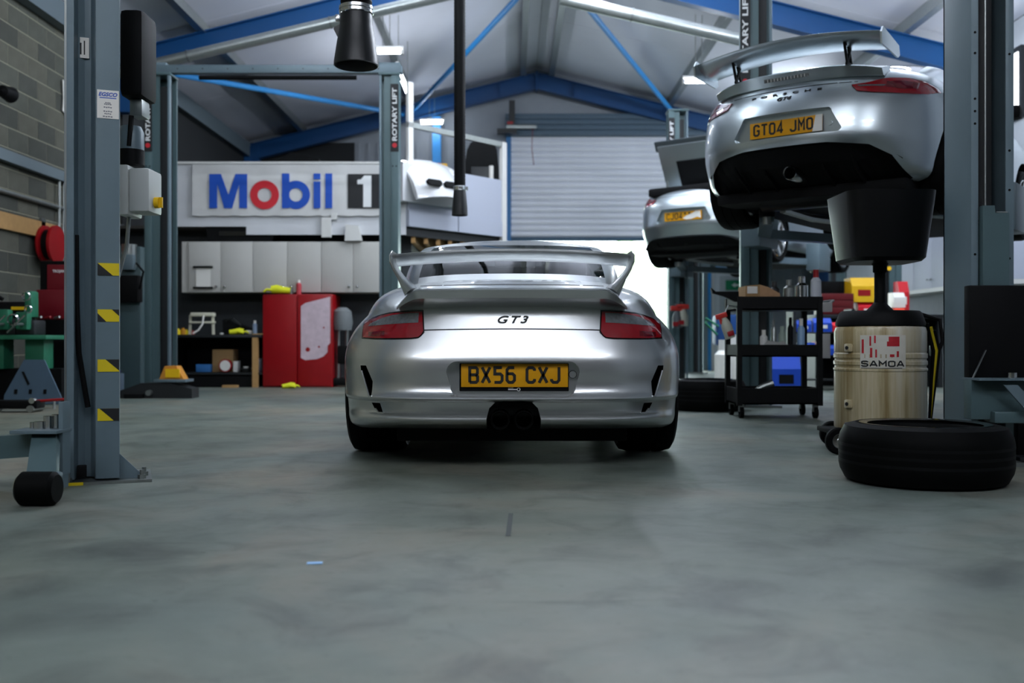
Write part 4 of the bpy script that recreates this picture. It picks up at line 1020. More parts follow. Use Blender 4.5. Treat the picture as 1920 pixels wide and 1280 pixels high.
for x in (-.17, .30): B().box(x, x+.04, -.02, .02, 0, 1.2).o('frame_post', mat('frame_teal', '#0f7391', .5), t, smooth=0)
B().box(.02, .10, -.025, -.011, .0, .45).o('lower_mark', mat('frame_teal', '#0f7391', .5), t, smooth=0)

# ================================================================ mezzanine, banner and cabinets
MY = 13.25; SM = 1867/MY
def mx_(px, Y=MY): return (px-960)*Y/1867
def mz_(py, Y=MY): return .6+(640-py)*Y/1867
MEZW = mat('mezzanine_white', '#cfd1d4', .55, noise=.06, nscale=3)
mz = thing('mezzanine', 'white boarded mezzanine front carrying the banner over the cream cabinets', 'mezzanine', (0, MY, 0))
e0, e1 = (-1.41, 0), (-.12, 1.42)
zb, zt = 2.13, 2.96
B().box(mx_(326), e0[0], 0, .05, zb, zt).o('front_board', MEZW, mz, smooth=0)
B().box(mx_(326), e0[0], -.02, .07, zt, zt+.03).o('capping', WHITE, mz, smooth=0)
def seg(name, f0, f1, z0, z1, th, m, off=0.):
    p0 = Vector((e0[0]+(e1[0]-e0[0])*f0, e0[1]+(e1[1]-e0[1])*f0, 0)); p1 = Vector((e0[0]+(e1[0]-e0[0])*f1, e0[1]+(e1[1]-e0[1])*f1, 0))
    d = (p1-p0); L = d.length; a = math.atan2(d.y, d.x)
    return B().box(0, L, -off-th, -off, z0, z1, M=Matrix.Translation(p0) @ Matrix.Rotation(a, 4, 'Z')).o(name, m, mz, smooth=0)
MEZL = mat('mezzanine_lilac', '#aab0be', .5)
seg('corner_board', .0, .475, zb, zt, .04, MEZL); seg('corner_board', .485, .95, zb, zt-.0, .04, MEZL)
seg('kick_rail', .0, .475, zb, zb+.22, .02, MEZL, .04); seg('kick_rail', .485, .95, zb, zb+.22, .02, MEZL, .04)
seg('edge_post', .95, 1.0, zb-.1, 3.52, .06, WHITE)
seg('rail', .0, 1.0, 3.45, 3.52, .05, GALV); seg('rail_post', .0, .045, zt, 4.05, .05, WHITE); seg('rail_post', .47, .50, zt, 3.5, .05, GALV)
seg('deck_edge', .0, 1.0, zb-.12, zb, .05, DARKG, -.06)
B().add([(XL+.05, .05, zb-.02), (e0[0], .05, zb-.02), (e1[0], e1[1]+.05, zb-.02), (e1[0], YB-MY-.3, zb-.02), (XL+.05, YB-MY-.3, zb-.02)]+[(XL+.05, .05, zb+.02), (e0[0], .05, zb+.02), (e1[0], e1[1]+.05, zb+.02), (e1[0], YB-MY-.3, zb+.02), (XL+.05, YB-MY-.3, zb+.02)],
        [(0, 1, 2, 3, 4), (9, 8, 7, 6, 5)]+[(i, (i+1) % 5, (i+1) % 5+5, i+5) for i in range(5)]).o('deck', mat('deck_board_dark', '#34322e', .8), mz, smooth=0)
for i in range(8):
    f = .06+i*.12; x = e0[0]+(e1[0]-e0[0])*f; y = e0[1]+(e1[1]-e0[1])*f+.06
    B().box(x-.025, x+.025, y, y+3.0, zb-.2, zb-.02).o('joist', WOOD, mz, smooth=0)
B().box(mx_(462), e0[0], -.01, .04, 2.02, 2.13).o('lower_rail', MEZW, mz, smooth=0)
for a, b2, z0, z1 in ((604, 622, 445, 408), (622, 633, 412, 400)): B().box(mx_(a), mx_(b2), -.05, -.012, mz_(z0), mz_(z1)).o('bracket', WHITE, mz, smooth=0)
B().prism([(mx_(648), mz_(452)), (mx_(680), mz_(452)), (mx_(674), mz_(424)), (mx_(650), mz_(422))], -.08, -.012).o('lamp_bracket', WHITE, mz, smooth=0)
# walls of the store under the mezzanine
struct(B().box(XL, -1.38, MY+.42, MY+.50, 0, 2.1).box(-1.46, -1.38, MY+.5, YB, 0, 2.1).o('wall_store', mat('store_wall_dark', '#2c3134', .7, noise=.1), smooth=0), 'dark boarded wall of the store under the mezzanine')
# banner
BANM = mat('banner_vinyl', '#cfcfcd', .5, noise=.10, nscale=5, bump=.15, bscale=4)
bx0, bx1, bz0, bz1 = mx_(362), mx_(752), mz_(404), mz_(309)
bn = thing('oil_banner', 'white vinyl banner with blue and red lettering hung along the mezzanine front', 'banner', ((bx0+bx1)/2, MY-.03, (bz0+bz1)/2))
bw, bh = (bx1-bx0)/2, (bz1-bz0)/2
b = B(); vs = []; fs = []; NX = 60; NZ = 8
for s_ in (0, .006):
    for j in range(NZ+1):
        for i in range(NX+1):
            x = -bw+2*bw*i/NX; z = -bh+2*bh*j/NZ
            z += -.012*abs(math.sin(i*math.pi/6))*(1-j/NZ); vs.append((x, s_+.004*math.sin(x*9+z*3)-.004, z))
q = NX+1; K = q*(NZ+1)
for j in range(NZ):
    for i in range(NX): fs += [(j*q+i, j*q+i+1, (j+1)*q+i+1, (j+1)*q+i), (K+j*q+i, K+(j+1)*q+i, K+(j+1)*q+i+1, K+j*q+i+1)]
b.add(vs, fs).o('sheet', BANM, bn)
def bl(px, py): return (mx_(px)-(bx0+bx1)/2, mz_(py)-(bz0+bz1)/2)
def flat(name, polys, m, y=-.014):
    b = B()
    for p in polys: b.prism(p, y, y+.003)
    return b.o(name, m, bn, smooth=0)
P_ = lambda *c: [bl(*q) for q in c]
flat('letter', [P_((394, 391), (394, 327), (416, 327), (430, 366), (443, 327), (465, 327), (465, 391), (450, 391), (450, 346), (437, 391), (422, 391), (409, 346), (409, 391))], MBLUE)
def ringp(cx, cy, ro, ri, m, a0=0, a1=360, name='letter'):
    c = bl(cx, cy); k = MY/1867
    return B().lathe([(ri*k, 0), (ro*k, 0), (ro*k, .003), (ri*k, .003), (ri*k, 0)], 36, 'y', (c[0], -.014, c[1]), a0, a1).o(name, m, bn)
ringp(497.5, 366, 27, 13, MRED)
bl_ = B(); c = bl(556, 366); k = MY/1867
bl_.lathe([(12.5*k, 0), (26.5*k, 0), (26.5*k, .003), (12.5*k, .003), (12.5*k, 0)], 36, 'y', (c[0], -.014, c[1])); bl_.prism(P_((530, 391), (530, 326), (544, 326), (544, 391)), -.0145, -.011); bl_.o('letter', MBLUE, bn)
flat('letter', [P_((589, 391), (589, 341), (602, 341), (602, 391)), P_((589, 337), (589, 326), (602, 326), (602, 337))], MBLUE)
flat('letter', [P_((611, 391), (611, 326), (624, 326), (624, 391))], MBLUE)
flat('black_panel', [P_((653, 391), (653, 327), (735, 327), (735, 391))], TXTB)
flat('numeral', [P_((682, 389), (682, 346), (671, 346), (671, 338), (678, 337), (684, 330), (697, 330), (697, 389))], TXTW, -.018)
# wall cabinets
CABM = mat('cream_cabinet', '#b9b8b2', .5, noise=.04)
CY = MY-.0
def cabinet(x0, x1, label, paper=False):
    w2 = x1-x0; t = thing('wall_cabinet', label, 'cabinet', (x0, CY, mz_(548)), 0, 'cream wall cabinets'); h = mz_(453)-mz_(548)
    B().box(.0, w2, .0, .40, 0, h).o('body', CABM, t, smooth=0)
    for i in (0, 1):
        a, b2 = (.003+i*w2/2, w2/2-.003+i*w2/2)
        d = B().box(a, b2, -.02, -.001, .003, h-.003, b=.002).o('door', CABM, t)
        B().lathe([(.001, -.055), (.016, -.052), (.02, -.042), (.012, -.03), (.006, -.02)], 16, 'y', ((w2/2-.055) if i == 0 else (w2/2+.055), 0, .075)).o('knob', CHROME, d)
    return t
c1 = cabinet(mx_(354), mx_(475), 'cream two door wall cabinet with a paper holder nearest the block wall')
cabinet(mx_(475)+.002, mx_(603), 'cream two door wall cabinet in the middle above the red cabinet')
cabinet(mx_(603)+.002, mx_(722), 'cream two door wall cabinet beside the lettered lift column')
tag(B().box(0, .09, .0, .40, 0, mz_(453)-mz_(548)).o('filler_panel', CABM, loc=(mx_(341), CY, mz_(548)), smooth=0), 'narrow cream filler panel closing the cabinet row by the block wall', 'panel')
t = thing('paper_holder', 'black two bar holder with a white sheet on the cream cabinet door', 'paper holder', (mx_(382), CY-.022, mz_(520)))

B().box(-.095, .095, -.006, -.002, -.125, .125).o('white_sheet', WPLATE, t, smooth=0)
B().box(-.13, .13, -.03, .0, .125, .15, b=.004).o('top_bar', BLACK, t); B().box(-.13, .13, -.03, .0, -.15, -.125, b=.004).o('bottom_bar', BLACK, t)
# dark bumper stored on top of the cabinets
t = thing('stored_bumper', 'black plastic bumper lying on top of the cream cabinets', 'bumper', (mx_(452), MY+.12, mz_(453)))
B().prism([(-.45, .0), (.40, .0), (.44, .12), (.40, .22), (.25, .29), (-.3, .27), (-.47, .2)], -.1, .25).o('skin', BLACK, t, smooth=0); B().box(-.3, .2, -.11, -.1, .08, .14).o('grille', GLOSSB, t, smooth=0)

# workbench under the cabinets
BZ = mz_(627, 13.0); t = thing('workbench', 'black workbench with shelf and bare timber post under the cream cabinets', 'bench', (0, 13.0, 0))
x0, x1 = mx_(318, 13.0), mx_(490, 13.0)
B().box(x0, x1, 0, .60, BZ-.04, BZ, b=.004).o('worktop', DARKG, t); B().box(x0, x1, .03, .58, mz_(700, 13)-.015, mz_(700, 13)+.01).o('shelf', DARKG, t, smooth=0)
B().box(x0, x1, .56, .6, 0, BZ-.04).o('back_board', BLACK, t, smooth=0); B().box(x0, x0+.05, .02, .58, 0, BZ-.04).o('leg_panel', BLACK, t, smooth=0)
B().box(mx_(473, 13), mx_(483, 13), -.01, .06, 0, BZ-.04).o('timber_post', WOOD, t, smooth=0); B().box(mx_(473, 13), mx_(492, 13), -.005, .5, BZ-.0, BZ+.012).o('timber_edge', WOOD, t, smooth=0)
B().box(x0, mx_(473, 13), .02, .04, 0, mz_(705, 13)).o('kick_board', BLACK, t, smooth=0)
# things on and in the bench
def bxo(name, cat, label, px0, px1, py0, py1, Y, m, d=.15, b=.006):
    return tag(B().box(-(px1-px0)*Y/3734, (px1-px0)*Y/3734, 0, d, 0, (py1-py0)*Y/1867, b=b).o(name, m, loc=(mx_((px0+px1)/2, Y), Y, mz_(py1, Y))), label, cat)
ZB = 627
bxo('cardboard_box', 'box', 'brown cardboard box on the shelf inside the black workbench', 398, 437, 655, 697.5, 13.2, CARD, .25)
bxo('blue_box', 'box', 'blue and white carton on the shelf inside the black workbench', 367, 394, 683, 697.5, 13.12, mat('carton_blue', '#2a66a0', .6), .1)
t = thing('round_tin', 'round red and white tin on edge on the bench shelf', 'tin', (mx_(422, 13.1), 13.1, mz_(697.5, 13.1)))
B().cyl(.085, 0, .06, 28, 'y', (0, 0, .086)).o('tin_body', REDP, t); B().cyl(.07, -.004, 0, 28, 'y', (0, 0, .086)).o('lid', WPLATE, t)
bxo('manual', 'book', 'white manual standing beside the round tin on the bench shelf', 437, 445, 677, 697.5, 13.1, WHITE, .14, .003)
t = thing('steel_bowl', 'small steel bowl on the bench shelf beside the timber post', 'bowl', (mx_(461, 13.15), 13.15, mz_(697.5, 13.15)))
B().lathe([(.03, 0), (.075, .05), (.08, .055), (.07, .05), (.028, .008)], 24).o('bowl', STEEL, t); B().cyl(.035, .03, .075, 16).o('filter', WHITE, t)
bxo('pale_case', 'case', 'pale rounded case on the bench behind the timber post', 478, 488, 672, 697.5, 13.3, mat('pale_blue_plastic', '#b7c2d6', .4), .2, .03)
t = thing('vacuum_pump', 'cream framed pump with a curved hose standing on the black workbench', 'pump', (mx_(378, 13.15), 13.15, BZ))
B().box(-.14, .16, -.04, .1, .24, .29, b=.012).o('top_tray', CREAM, t); B().box(-.16, .17, -.02, .06, .15, .175, b=.005).o('cross_bar', CREAM, t)
for x in (-.16, .15): B().beam((x, .02, 0), (x*.95, .02, .26), .03, .03).o('frame_leg', CREAM, t, smooth=0)
B().tube([(.04, -.05, .25), (.03, -.06, .14), (-.02, -.07, .06), (-.09, -.08, .015)], .012, 8).o('hose', WPLATE, t)
t = thing('tool_bag', 'black open tool bag on the workbench behind the yellow glove', 'bag', (mx_(441, 13.35), 13.35, BZ))
B().prism([(-.14, 0), (.2, 0), (.22, .08), (.12, .12), (0, .15), (-.1, .21), (-.15, .2)], -.08, .08).o('bag', BLACK, t, smooth=0); B().tube([(-.1, -.09, .18), (0, -.1, .22), (.1, -.09, .12)], .01, 8).o('strap', DARKG, t)
def blob(name, cat, label, loc, pts, r, m, parts=()):
    t = thing(name, label, cat, loc)
    for i, (nm, p, rr_) in enumerate(parts or [('palm', pts, r)]): B().tube(p, .02, 10, rads=rr_).o(nm, m, t, smooth=60)
    return t
GLV = mat('glove_yellow', '#cfd016', .7, noise=.1)
def glove(label, loc, rz, s=1.):
    t = thing('work_glove', label, 'glove', loc, rz)
    B().tube([(-.13*s, 0, .03*s), (-.08*s, 0, .035*s), (0, 0, .045*s), (.05*s, 0, .04*s)], .04, 12, rads=[.03*s, .034*s, .044*s, .036*s]).o('palm', GLV, t, smooth=60)
    for i, y in enumerate((-.033, -.011, .011, .033)):
        B().tube([(.04*s, y*s, .035*s), (.09*s, y*1.2*s, .04*s), (.125*s-abs(y)*.3, y*1.3*s, .018*s)], .012, 8, rads=[.013*s, .012*s, .009*s]).o('finger', GLV, t, smooth=60)
    B().tube([(-.02*s, -.035*s, .035*s), (.02*s, -.075*s, .03*s), (.05*s, -.085*s, .018*s)], .013, 8, rads=[.016*s, .014*s, .010*s]).o('thumb', GLV, t, smooth=60)
    return t
glove('yellow work glove lying flat on the black workbench', (mx_(449, 13.1), 13.1, BZ), 15, 1.0)
glove('yellow work glove bunched on top of the red cabinet', (mx_(518, 13.05), 13.05, mz_(551, 13.1)), 190, 1.35)
glove('yellow glove lying on the floor at the foot of the red cabinet', (mx_(546, 12.75), 12.75, 0), 25, .9)
bxo('white_rag', 'rag', 'crumpled white rag on the workbench beside the yellow glove', 459, 472, 619, 627, 13.2, WPLATE, .12, .02)
bxo('paper_ball', 'rag', 'tiny white scrap on the black workbench edge', 412, 418, 624, 627, 13.05, WPLATE, .04, .006)
def can(name, label, px, Y, z, r, h, m, capm, cat='bottle'):
    t = thing(name, label, cat, (mx_(px, Y), Y, z))
    B().lathe([(.001, 0), (r, 0), (r, h*.72), (r*.55, h*.8), (r*.5, h*.82), (.001, h*.82)], 18).o('body', m, t); B().lathe([(r*.55, h*.8), (r*.55, h), (.001, h)], 14).o('cap', capm, t); return t
can('spray_can', 'white topped aerosol standing on the workbench by the red cabinet', 478, 13.1, BZ, .032, .185, mat('can_blue', '#7d8fa6', .4), WPLATE, 'aerosol')
can('fluid_bottle', 'red bottle with white cap standing on the red cabinet', 560, 13.2, mz_(551, 13.1), .035, .19, mat('bottle_red', '#b04048', .4), WPLATE)
can('grey_tin', 'small grey tin on the red cabinet between glove and bottle', 546, 13.25, mz_(551, 13.1), .035, .12, STEEL, CHROME, 'tin')
for i, (px, c_, h, l_) in enumerate(((323, YEL, .16, 'tall yellow bottle'), (333, YEL, .08, 'squat yellow spool'), (343, mat('amber', '#b07a18', .5), .09, 'amber pot'), (349, YEL, .07, 'low yellow pot'), (360, mat('dull_red', '#9c3c34', .5), .06, 'dull red pot'))):
    can('workshop_pot', l_+' at the block wall end of the workbench', px, 13.1+.03*i, BZ, .038, h, c_, c_, 'pot')
bxo('floor_plank', 'plank', 'pale timber offcut on the floor under the workbench', 416, 444, 722, 728, 12.9, WOOD, .1, .003)
# red steel cabinet
RY = 13.02; t = thing('red_cabinet', 'red steel two door cabinet with a worn pale sticker beside the workbench', 'cabinet', (mx_(558, RY), RY, 0)); hw2 = (mx_(623, RY)-mx_(493, RY))/2; hz = mz_(551, RY)
B().box(-hw2, hw2, .03, .6, 0, hz, b=.006).o('body', REDP, t)
dl = B().box(0, hw2-.004, -.02, 0, .02, hz-.012, b=.003).o('door', REDP, t, loc=(-hw2, .025, 0), rot=(0, 0, R(-7)))
dr = B().box(.004, hw2, -.02, 0, .02, hz-.012, b=.003).o('door', REDP, t, loc=(0, .025, 0))
def rp(px, py): return (mx_(px, RY)-mx_(558, RY), mz_(py, RY))
B().prism([rp(*q) for q in ((564, 671), (564, 574), (572, 568), (619, 556), (619, 643), (614, 648), (614, 660), (606, 668), (594, 673), (572, 675))], -.023, -.0205).o('worn_sticker', mat('worn_sticker_pink', '#cdbac2', .5, noise=.25, nscale=14), dr, smooth=0)
for i, (a, b2) in enumerate(((577, 655), (607, 614), (598, 650))): B().cyl([.03, .012, .014][i], -.0245, -.023, 10, 'y', (rp(a, b2)[0], 0, rp(a, b2)[1])).o('sticker_hole', REDP, dr)
# dark odds and ends beside the red cabinet
t = thing('floor_vacuum', 'grey vacuum machine with tubes standing in the dark beside the red cabinet', 'vacuum', (mx_(642, 13.2), 13.2, 0))
B().lathe([(.001, .75), (.12, .75), (.14, .85), (.12, 1.0), (.06, 1.05), (.001, 1.05)], 20).o('tank', mat('dull_grey', '#6a6f70', .5), t)
for x in (-.05, .06): B().tube([(x, -.05, .05), (x+.01, -.05, .75)], .022, 8).o('tube', STEEL, t)
B().box(-.15, .15, -.12, .12, .02, .12, b=.03).o('base', BLACK, t); B().box(-.06, .12, -.08, .08, .3, .55, b=.03).o('motor', BLACK, t)
# ================================================================ things on the mezzanine
def w_(px, py, Y): return ((px-960)*Y/1867, Y, .6+(640-py)*Y/1867)
DECK = zb+.02
t = thing('white_bonnet', 'white car bonnet with two black vents hung over the mezzanine corner', 'car bonnet', (-1.08, 13.42, 2.45), 45)
WH = mat('gloss_white_panel', '#d9dadb', .25, coat=.6)
S = []
for i in range(25):
    u = -1+2*i/24; x = u*.43; pts = []
    for y, z in ((.10, .60), (.0, .57), (-.10, .50), (-.20, .40), (-.30, .27), (-.36, .14), (-.375, .06), (-.34, .05), (-.22, .30), (.0, .50), (.1, .54)):
        pts.append((x*(1-.06*max(0, .3-z)), y+.16*u*u*(1 if y < 0 else .3), z-.05*u*u))
    S.append(pts)
loft(S).o('panel', WH, t, smooth=50)
for s_ in (-1, 1):
    B().prism(rounded(s_*.15-.125, s_*.15+.125, -.042, .042, .035), -.012, .03).o('vent', BLACK, t, loc=(-.10, -.352, .225), rot=(R(-24), 0, 0))
B().box(-.5, .5, .0, .12, -.0, .5).o('back_stay', MEZW, t, smooth=0)
t = thing('bucket_seat', 'black bucket seat shell stored on the mezzanine by the shutter', 'seat', (w_(903, 0, 15.2)[0], 15.2, DECK))
B().prism([(-.25, 0), (.25, 0), (.27, .5), (.26, 1.1), (.235, 1.36), (.19, 1.46), (.10, 1.52), (-.08, 1.52), (-.17, 1.46), (-.22, 1.36), (-.26, 1.1), (-.28, .5)], -.08, .10).o('shell', BLACK, t, smooth=40)
B().box(-.16, .14, -.1, -.08, .3, 1.1, b=.01).o('pad', DARKG, t); B().box(-.28, .28, -.45, -.06, .0, .25, b=.05).o('squab', BLACK, t)
can('white_tub', 'small white tub on the mezzanine edge beside the bucket seat', 921, 14.75, DECK, .06, 1.05, WPLATE, WPLATE, 'tub')
rnd = random.Random(4)
kinds = ['black gearbox casing', 'steel exhaust section', 'dark radiator core', 'black air filter box', 'oily engine cover', 'dull alloy bracket', 'black hose bundle', 'grey alternator']
for i, k_ in enumerate(kinds):
    x = w_(768+i*12, 0, 14.6+.12*i)[0]; y = 14.25+.16*i; t = thing('stored_part', k_+' stored on the mezzanine behind the white bonnet', 'car part', (x, y, DECK), 20*i)
    m = [BLACK, STEEL, DARKG, BLACK, DARKG, STEEL, BLACK, GALV][i]; h = .84+.12*rnd.random()
    B().box(-.12, .12, -.1, .1, 0, h-.1, b=.02).o('carton', CARD if i % 2 else DARKG, t)
    B().lathe([(.001, h-.1), (.09, h-.1), (.11, h), (.07, h+.08), (.03, h+.16), (.001, h+.16)], 12 if i % 2 else 5).o('part', m, t)
bxo('yellow_red_carton', 'carton', 'yellow carton with red end on the mezzanine behind the white bonnet', 826, 838, 306, 360, 14.55, mat('carton_yellow', '#d9a514', .6), .12)
bxo('red_carton', 'carton', 'small red carton beside the yellow one on the mezzanine', 817, 825, 305, 360, 14.5, REDP, .12)
for i, (px, h, l_) in enumerate(((455, .42, 'dark tarpaulin heap'), (565, .62, 'black crate'), (680, .50, 'black boot liner'))):
    t = thing('stored_bundle', l_+' in the dark on the mezzanine over the banner', 'bundle', (w_(px, 0, 14.6)[0], 14.6, DECK+.0))
    B().prism([(-.45, 0), (.42, 0), (.44, h*1.1), (.3, h*1.75), (-.1, h*1.9), (-.4, h*1.6)], -.25, .3).o('cover', BLACK, t, smooth=0); B().tube([(-.45, -.26, h*.8), (0, -.27, h*.9), (.43, -.26, h*.8)], .012, 6).o('strap', DARKG, t)
struct(B().box(w_(810, 0, 20.3)[0]+.0, w_(826, 0, 20.3)[0], 20.36, 20.5, 0, 5.2).o('column_blue', BLUE2, smooth=0), 'blue gable post behind the mezzanine rail')
# ================================================================ hanging extraction
def hose(label, px, Y, r, zbot, ztop, wn, hn, name='exhaust_hose'):
    x = (px-960)*Y/1867; t = thing(name, label, 'hose', (x, Y, zbot))
    H = ztop-zbot-hn; prof = []
    n = int(H/.03)
    for i in range(n):
        z = hn+.02+i*H/n; prof += [(r, z), (r*1.06, z+H/n*.5)]
    B().lathe(prof, 20).o('hose', BLACK, t)
    B().lathe([(r*1.1, hn-.005), (r*1.16, hn+.0), (r*1.16, hn+.03), (r*1.1, hn+.035)], 20).o('clamp', CHROME, t)
    B().box(r*1.1, r*1.1+.02, -.012, .012, hn, hn+.03).o('clamp_screw', STEEL, t, smooth=0)
    B().lathe([(wn*.94, .0), (wn, .0), (wn*.97, hn*.3), (r*1.12, hn*.92), (r*1.05, hn), (r*.9, hn), (wn*.9, .02)], 24, close=True).o('nozzle', mat('nozzle_rubber', '#15181b', .45), t)
    return t
hose('long black exhaust hose with flared nozzle hanging from the roof ridge', 862, 9.0, .050, .6+(640-404)*9/1867, 5.85, .072, .23)
Y = 6.0; x = (668-960)*Y/1867; zf = .6+(640-124)*Y/1867
t = thing('extraction_funnel', 'black rubber extraction funnel with steel clamp hanging at the top of the picture', 'funnel', (x, Y, zf), 0)
FM = mat('funnel_rubber', '#16191c', .38)
B().lathe([(.128, 0), (.134, .004), (.133, .03), (.118, .13), (.100, .235), (.100, .25), (.095, .31), (.085, .31), (.09, .24), (.118, .03)], 40, close=True).o('cone', FM, t)
B().lathe([(.099, .31), (.103, .314), (.103, .33), (.099, .334), (.103, .338), (.103, .355), (.097, .36)], 32).o('clamp', CHROME, t)
B().prism([(-.10, .15), (-.135, .22), (-.13, .235), (-.095, .25)], -.012, .012).o('hanging_lug', FM, t, smooth=0)
B().box(-.125, -.10, -.015, .015, .27, .31, b=.004).o('buckle', CHROME, t)
pr = []
for i in range(60): pr += [(.088, .36+i*.05), (.096, .385+i*.05)]
B().lathe(pr, 24).o('hose', BLACK, t)

# ================================================================ waste oil drainer
DCX, DCY = 2.04, 5.52
DRM = mat('drum_cream_stained', '#c8c3a2', .38, coat=.3)
nt = DRM.node_tree; bsdf = nt.nodes['Principled BSDF']; tc = nt.nodes.new('ShaderNodeTexCoord'); mp = nt.nodes.new('ShaderNodeMapping'); mp.inputs['Scale'].default_value = (5, 5, .22)
ns = nt.nodes.new('ShaderNodeTexNoise'); ns.inputs['Scale'].default_value = 1.3; ns.inputs['Detail'].default_value = 9; ns.inputs['Roughness'].default_value = .65
rp_ = nt.nodes.new('ShaderNodeValToRGB'); e = rp_.color_ramp.elements; e[0].position = .36; e[0].color = (*lin('#8c7a50'), 1); e[1].position = .62; e[1].color = (*lin('#dad9ce'), 1); k_ = e.new(.48); k_.color = (*lin('#c0b594'), 1)
nt.links.new(tc.outputs['Object'], mp.inputs[0]); nt.links.new(mp.outputs[0], ns.inputs['Vector']); nt.links.new(ns.outputs['Fac'], rp_.inputs[0]); nt.links.new(rp_.outputs[0], bsdf.inputs['Base Color'])
t = thing('oil_drainer', 'oil stained cream drum with black lid stem and wide drip bowl on wheels', 'oil drainer', (DCX, DCY, 0))
B().lathe([(.001, .115), (.236, .115), (.243, .13), (.243, .437), (.247, .443), (.247, .452), (.240, .458), (.240, .468), (.246, .474), (.246, .492), (.240, .498), (.240, .506), (.246, .512), (.246, .532), (.240, .540), (.243, .548), (.243, .655), (.236, .678), (.22, .686), (.001, .686)], 56).o('drum', DRM, t, smooth=25)
B().lathe([(.001, .686), (.235, .686), (.237, .70), (.217, .757), (.205, .768), (.001, .768)], 48).o('lid', BLACK, t)
B().lathe([(.001, .768), (.075, .768), (.07, .775), (.045, .80), (.032, .815), (.03, .84), (.03, .98), (.038, .985), (.038, 1.02), (.06, 1.05)], 24).o('stem', BLACK, t)
BW = B(); secs = []
for z, hx, hy, rr_ in ((1.03, .02, .02, .01), (1.035, .18, .18, .07), (1.055, .20, .20, .08), (1.20, .218, .218, .09), (1.35, .235, .235, .09), (1.41, .24, .24, .09), (1.41, .23, .23, .09), (1.10, .19, .19, .07)):
    secs.append([(x_, y_, z) for x_, y_ in rounded(-hx, hx, -hy, hy, rr_, 5)])
loft(secs).o('drip_bowl', mat('bowl_black', '#070809', .35, spec=.3), t, smooth=35)
B().box(-.23, .23, -.20, .20, .085, .115, b=.01).o('trolley_frame', BLACK, t)
cd = math.degrees(math.atan2(-DCX, -DCY))
def cast(parent, x, y, r, w_2, z=None):
    o = B().lathe([(r*.55, -w_2), (r*.9, -w_2), (r, -w_2*.6), (r, w_2*.6), (r*.9, w_2), (r*.55, w_2)], 28, 'y', close=True).o('wheel', RUBBER, parent, loc=(x, y, r))
    B().lathe([(.001, -w_2*1.05), (r*.2, -w_2*1.05), (r*.22, -w_2*.7), (r*.5, -w_2*.7), (r*.56, -w_2*1.0), (r*.56, w_2), (.001, w_2)], 24, 'y').o('hub', CHROME, o)
    return o
cast(t, -.305, -.235, .072, .02); cast(t, .305, -.12, .072, .02); cast(t, -.2, .2, .072, .02)
B().box(-.32, -.2, -.22, .1, .10, .125, b=.006).o('axle_arm', BLACK, t); B().box(-.265, -.245, -.235, -.21, .11, .17).o('fork', STEEL, t, smooth=0)
def onDrum(px, py, r=.246):
    """point on the drum face looking at the lens, from offsets along it"""
    a = math.atan2(-DCY, -DCX)+((px-1651)/340)/r; z = .6+(640-py)*5.3/1867; return (r*math.cos(a), r*math.sin(a), z)
def dlabel(name, px0, px1, py0, py1, m, r=.246, parent=None, n=12):
    b = B(); vs = []
    for i in range(n+1):
        px = px0+(px1-px0)*i/n
        for py in (py0, py1):
            vs.append(onDrum(px, py, r))
    for i in range(n+1):
        px = px0+(px1-px0)*i/n
        for py in (py0, py1): vs.append(onDrum(px, py, r-.002))
    K2 = 2*(n+1); fs = [(2*i, 2*i+1, 2*i+3, 2*i+2) for i in range(n)]+[(K2+2*i, K2+2*i+2, K2+2*i+3, K2+2*i+1) for i in range(n)]+[(2*i, 2*i+2, K2+2*i+2, K2+2*i) for i in range(n)]+[(2*i+1, K2+2*i+1, K2+2*i+3, 2*i+3) for i in range(n)]
    return b.add(vs, fs).o(name, m, parent or t, smooth=50)
lb_ = dlabel('maker_label', 1616, 1697, 628, 691, mat('label_worn', '#d2d0c4', .45, noise=.12, nscale=20))
for q, c_ in enumerate('SAMOA'):
    gb = stroke_glyph(c_, 14.0, 10.5, 2.6, 1.0); gb.v = [onDrum(1617.5+q*15.6+x_, 687-z_, .2476 if y_ < -.5 else .2466) for x_, y_, z_ in gb.v]
    gb.o('maker_letter', TXTB, lb_, smooth=0)
dlabel('label_rule', 1618, 1690, 689.5, 690.5, TXTB, .2468, lb_)
WR = mat('worn_red_print', '#b01c28', .5, noise=.3, nscale=60)
for a, b2, c2, d2 in ((1619, 1623, 636, 662), (1633, 1636, 630, 648), (1641, 1644, 629, 643), (1634, 1638, 652, 670), (1643, 1646, 655, 670), (1666, 1685, 631, 640), (1663, 1685, 640, 649), (1668, 1676, 664, 669), (1680, 1684, 658, 669)): dlabel('worn_print', a, b2, c2, d2, WR, .2472, lb_, 5)
for py in (652, 759):
    p = onDrum(1594, py, .243); a = math.degrees(math.atan2(p[1], p[0]))
    B().box(-.004, .02, -.022, .022, -.022, .022, b=.008).o('level_port', DRM, t, loc=p, rot=(0, 0, R(a)))
    B().cyl(.010, .018, .024, 12, 'x').o('port_plug', DARKG, t, loc=p, rot=(0, 0, R(a)))
for i in range(3): B().tube([(.235+.02*i, -.06, .70-.02*i), (.275+.015*i, -.05, .55), (.26+.01*i, -.06, .38), (.265, -.03, .16)], .011, 8).o('hose', [BLACK, YEL, BLACK][i], t)
B().tube([(.22, .05, .76), (.33, .0, .72), (.34, -.02, .6), (.29, -.02, .5)], .012, 8).o('valve_hose', BLACK, t)
B().box(.27, .31, -.04, .0, .52, .58, b=.008).o('valve', STEEL, t)

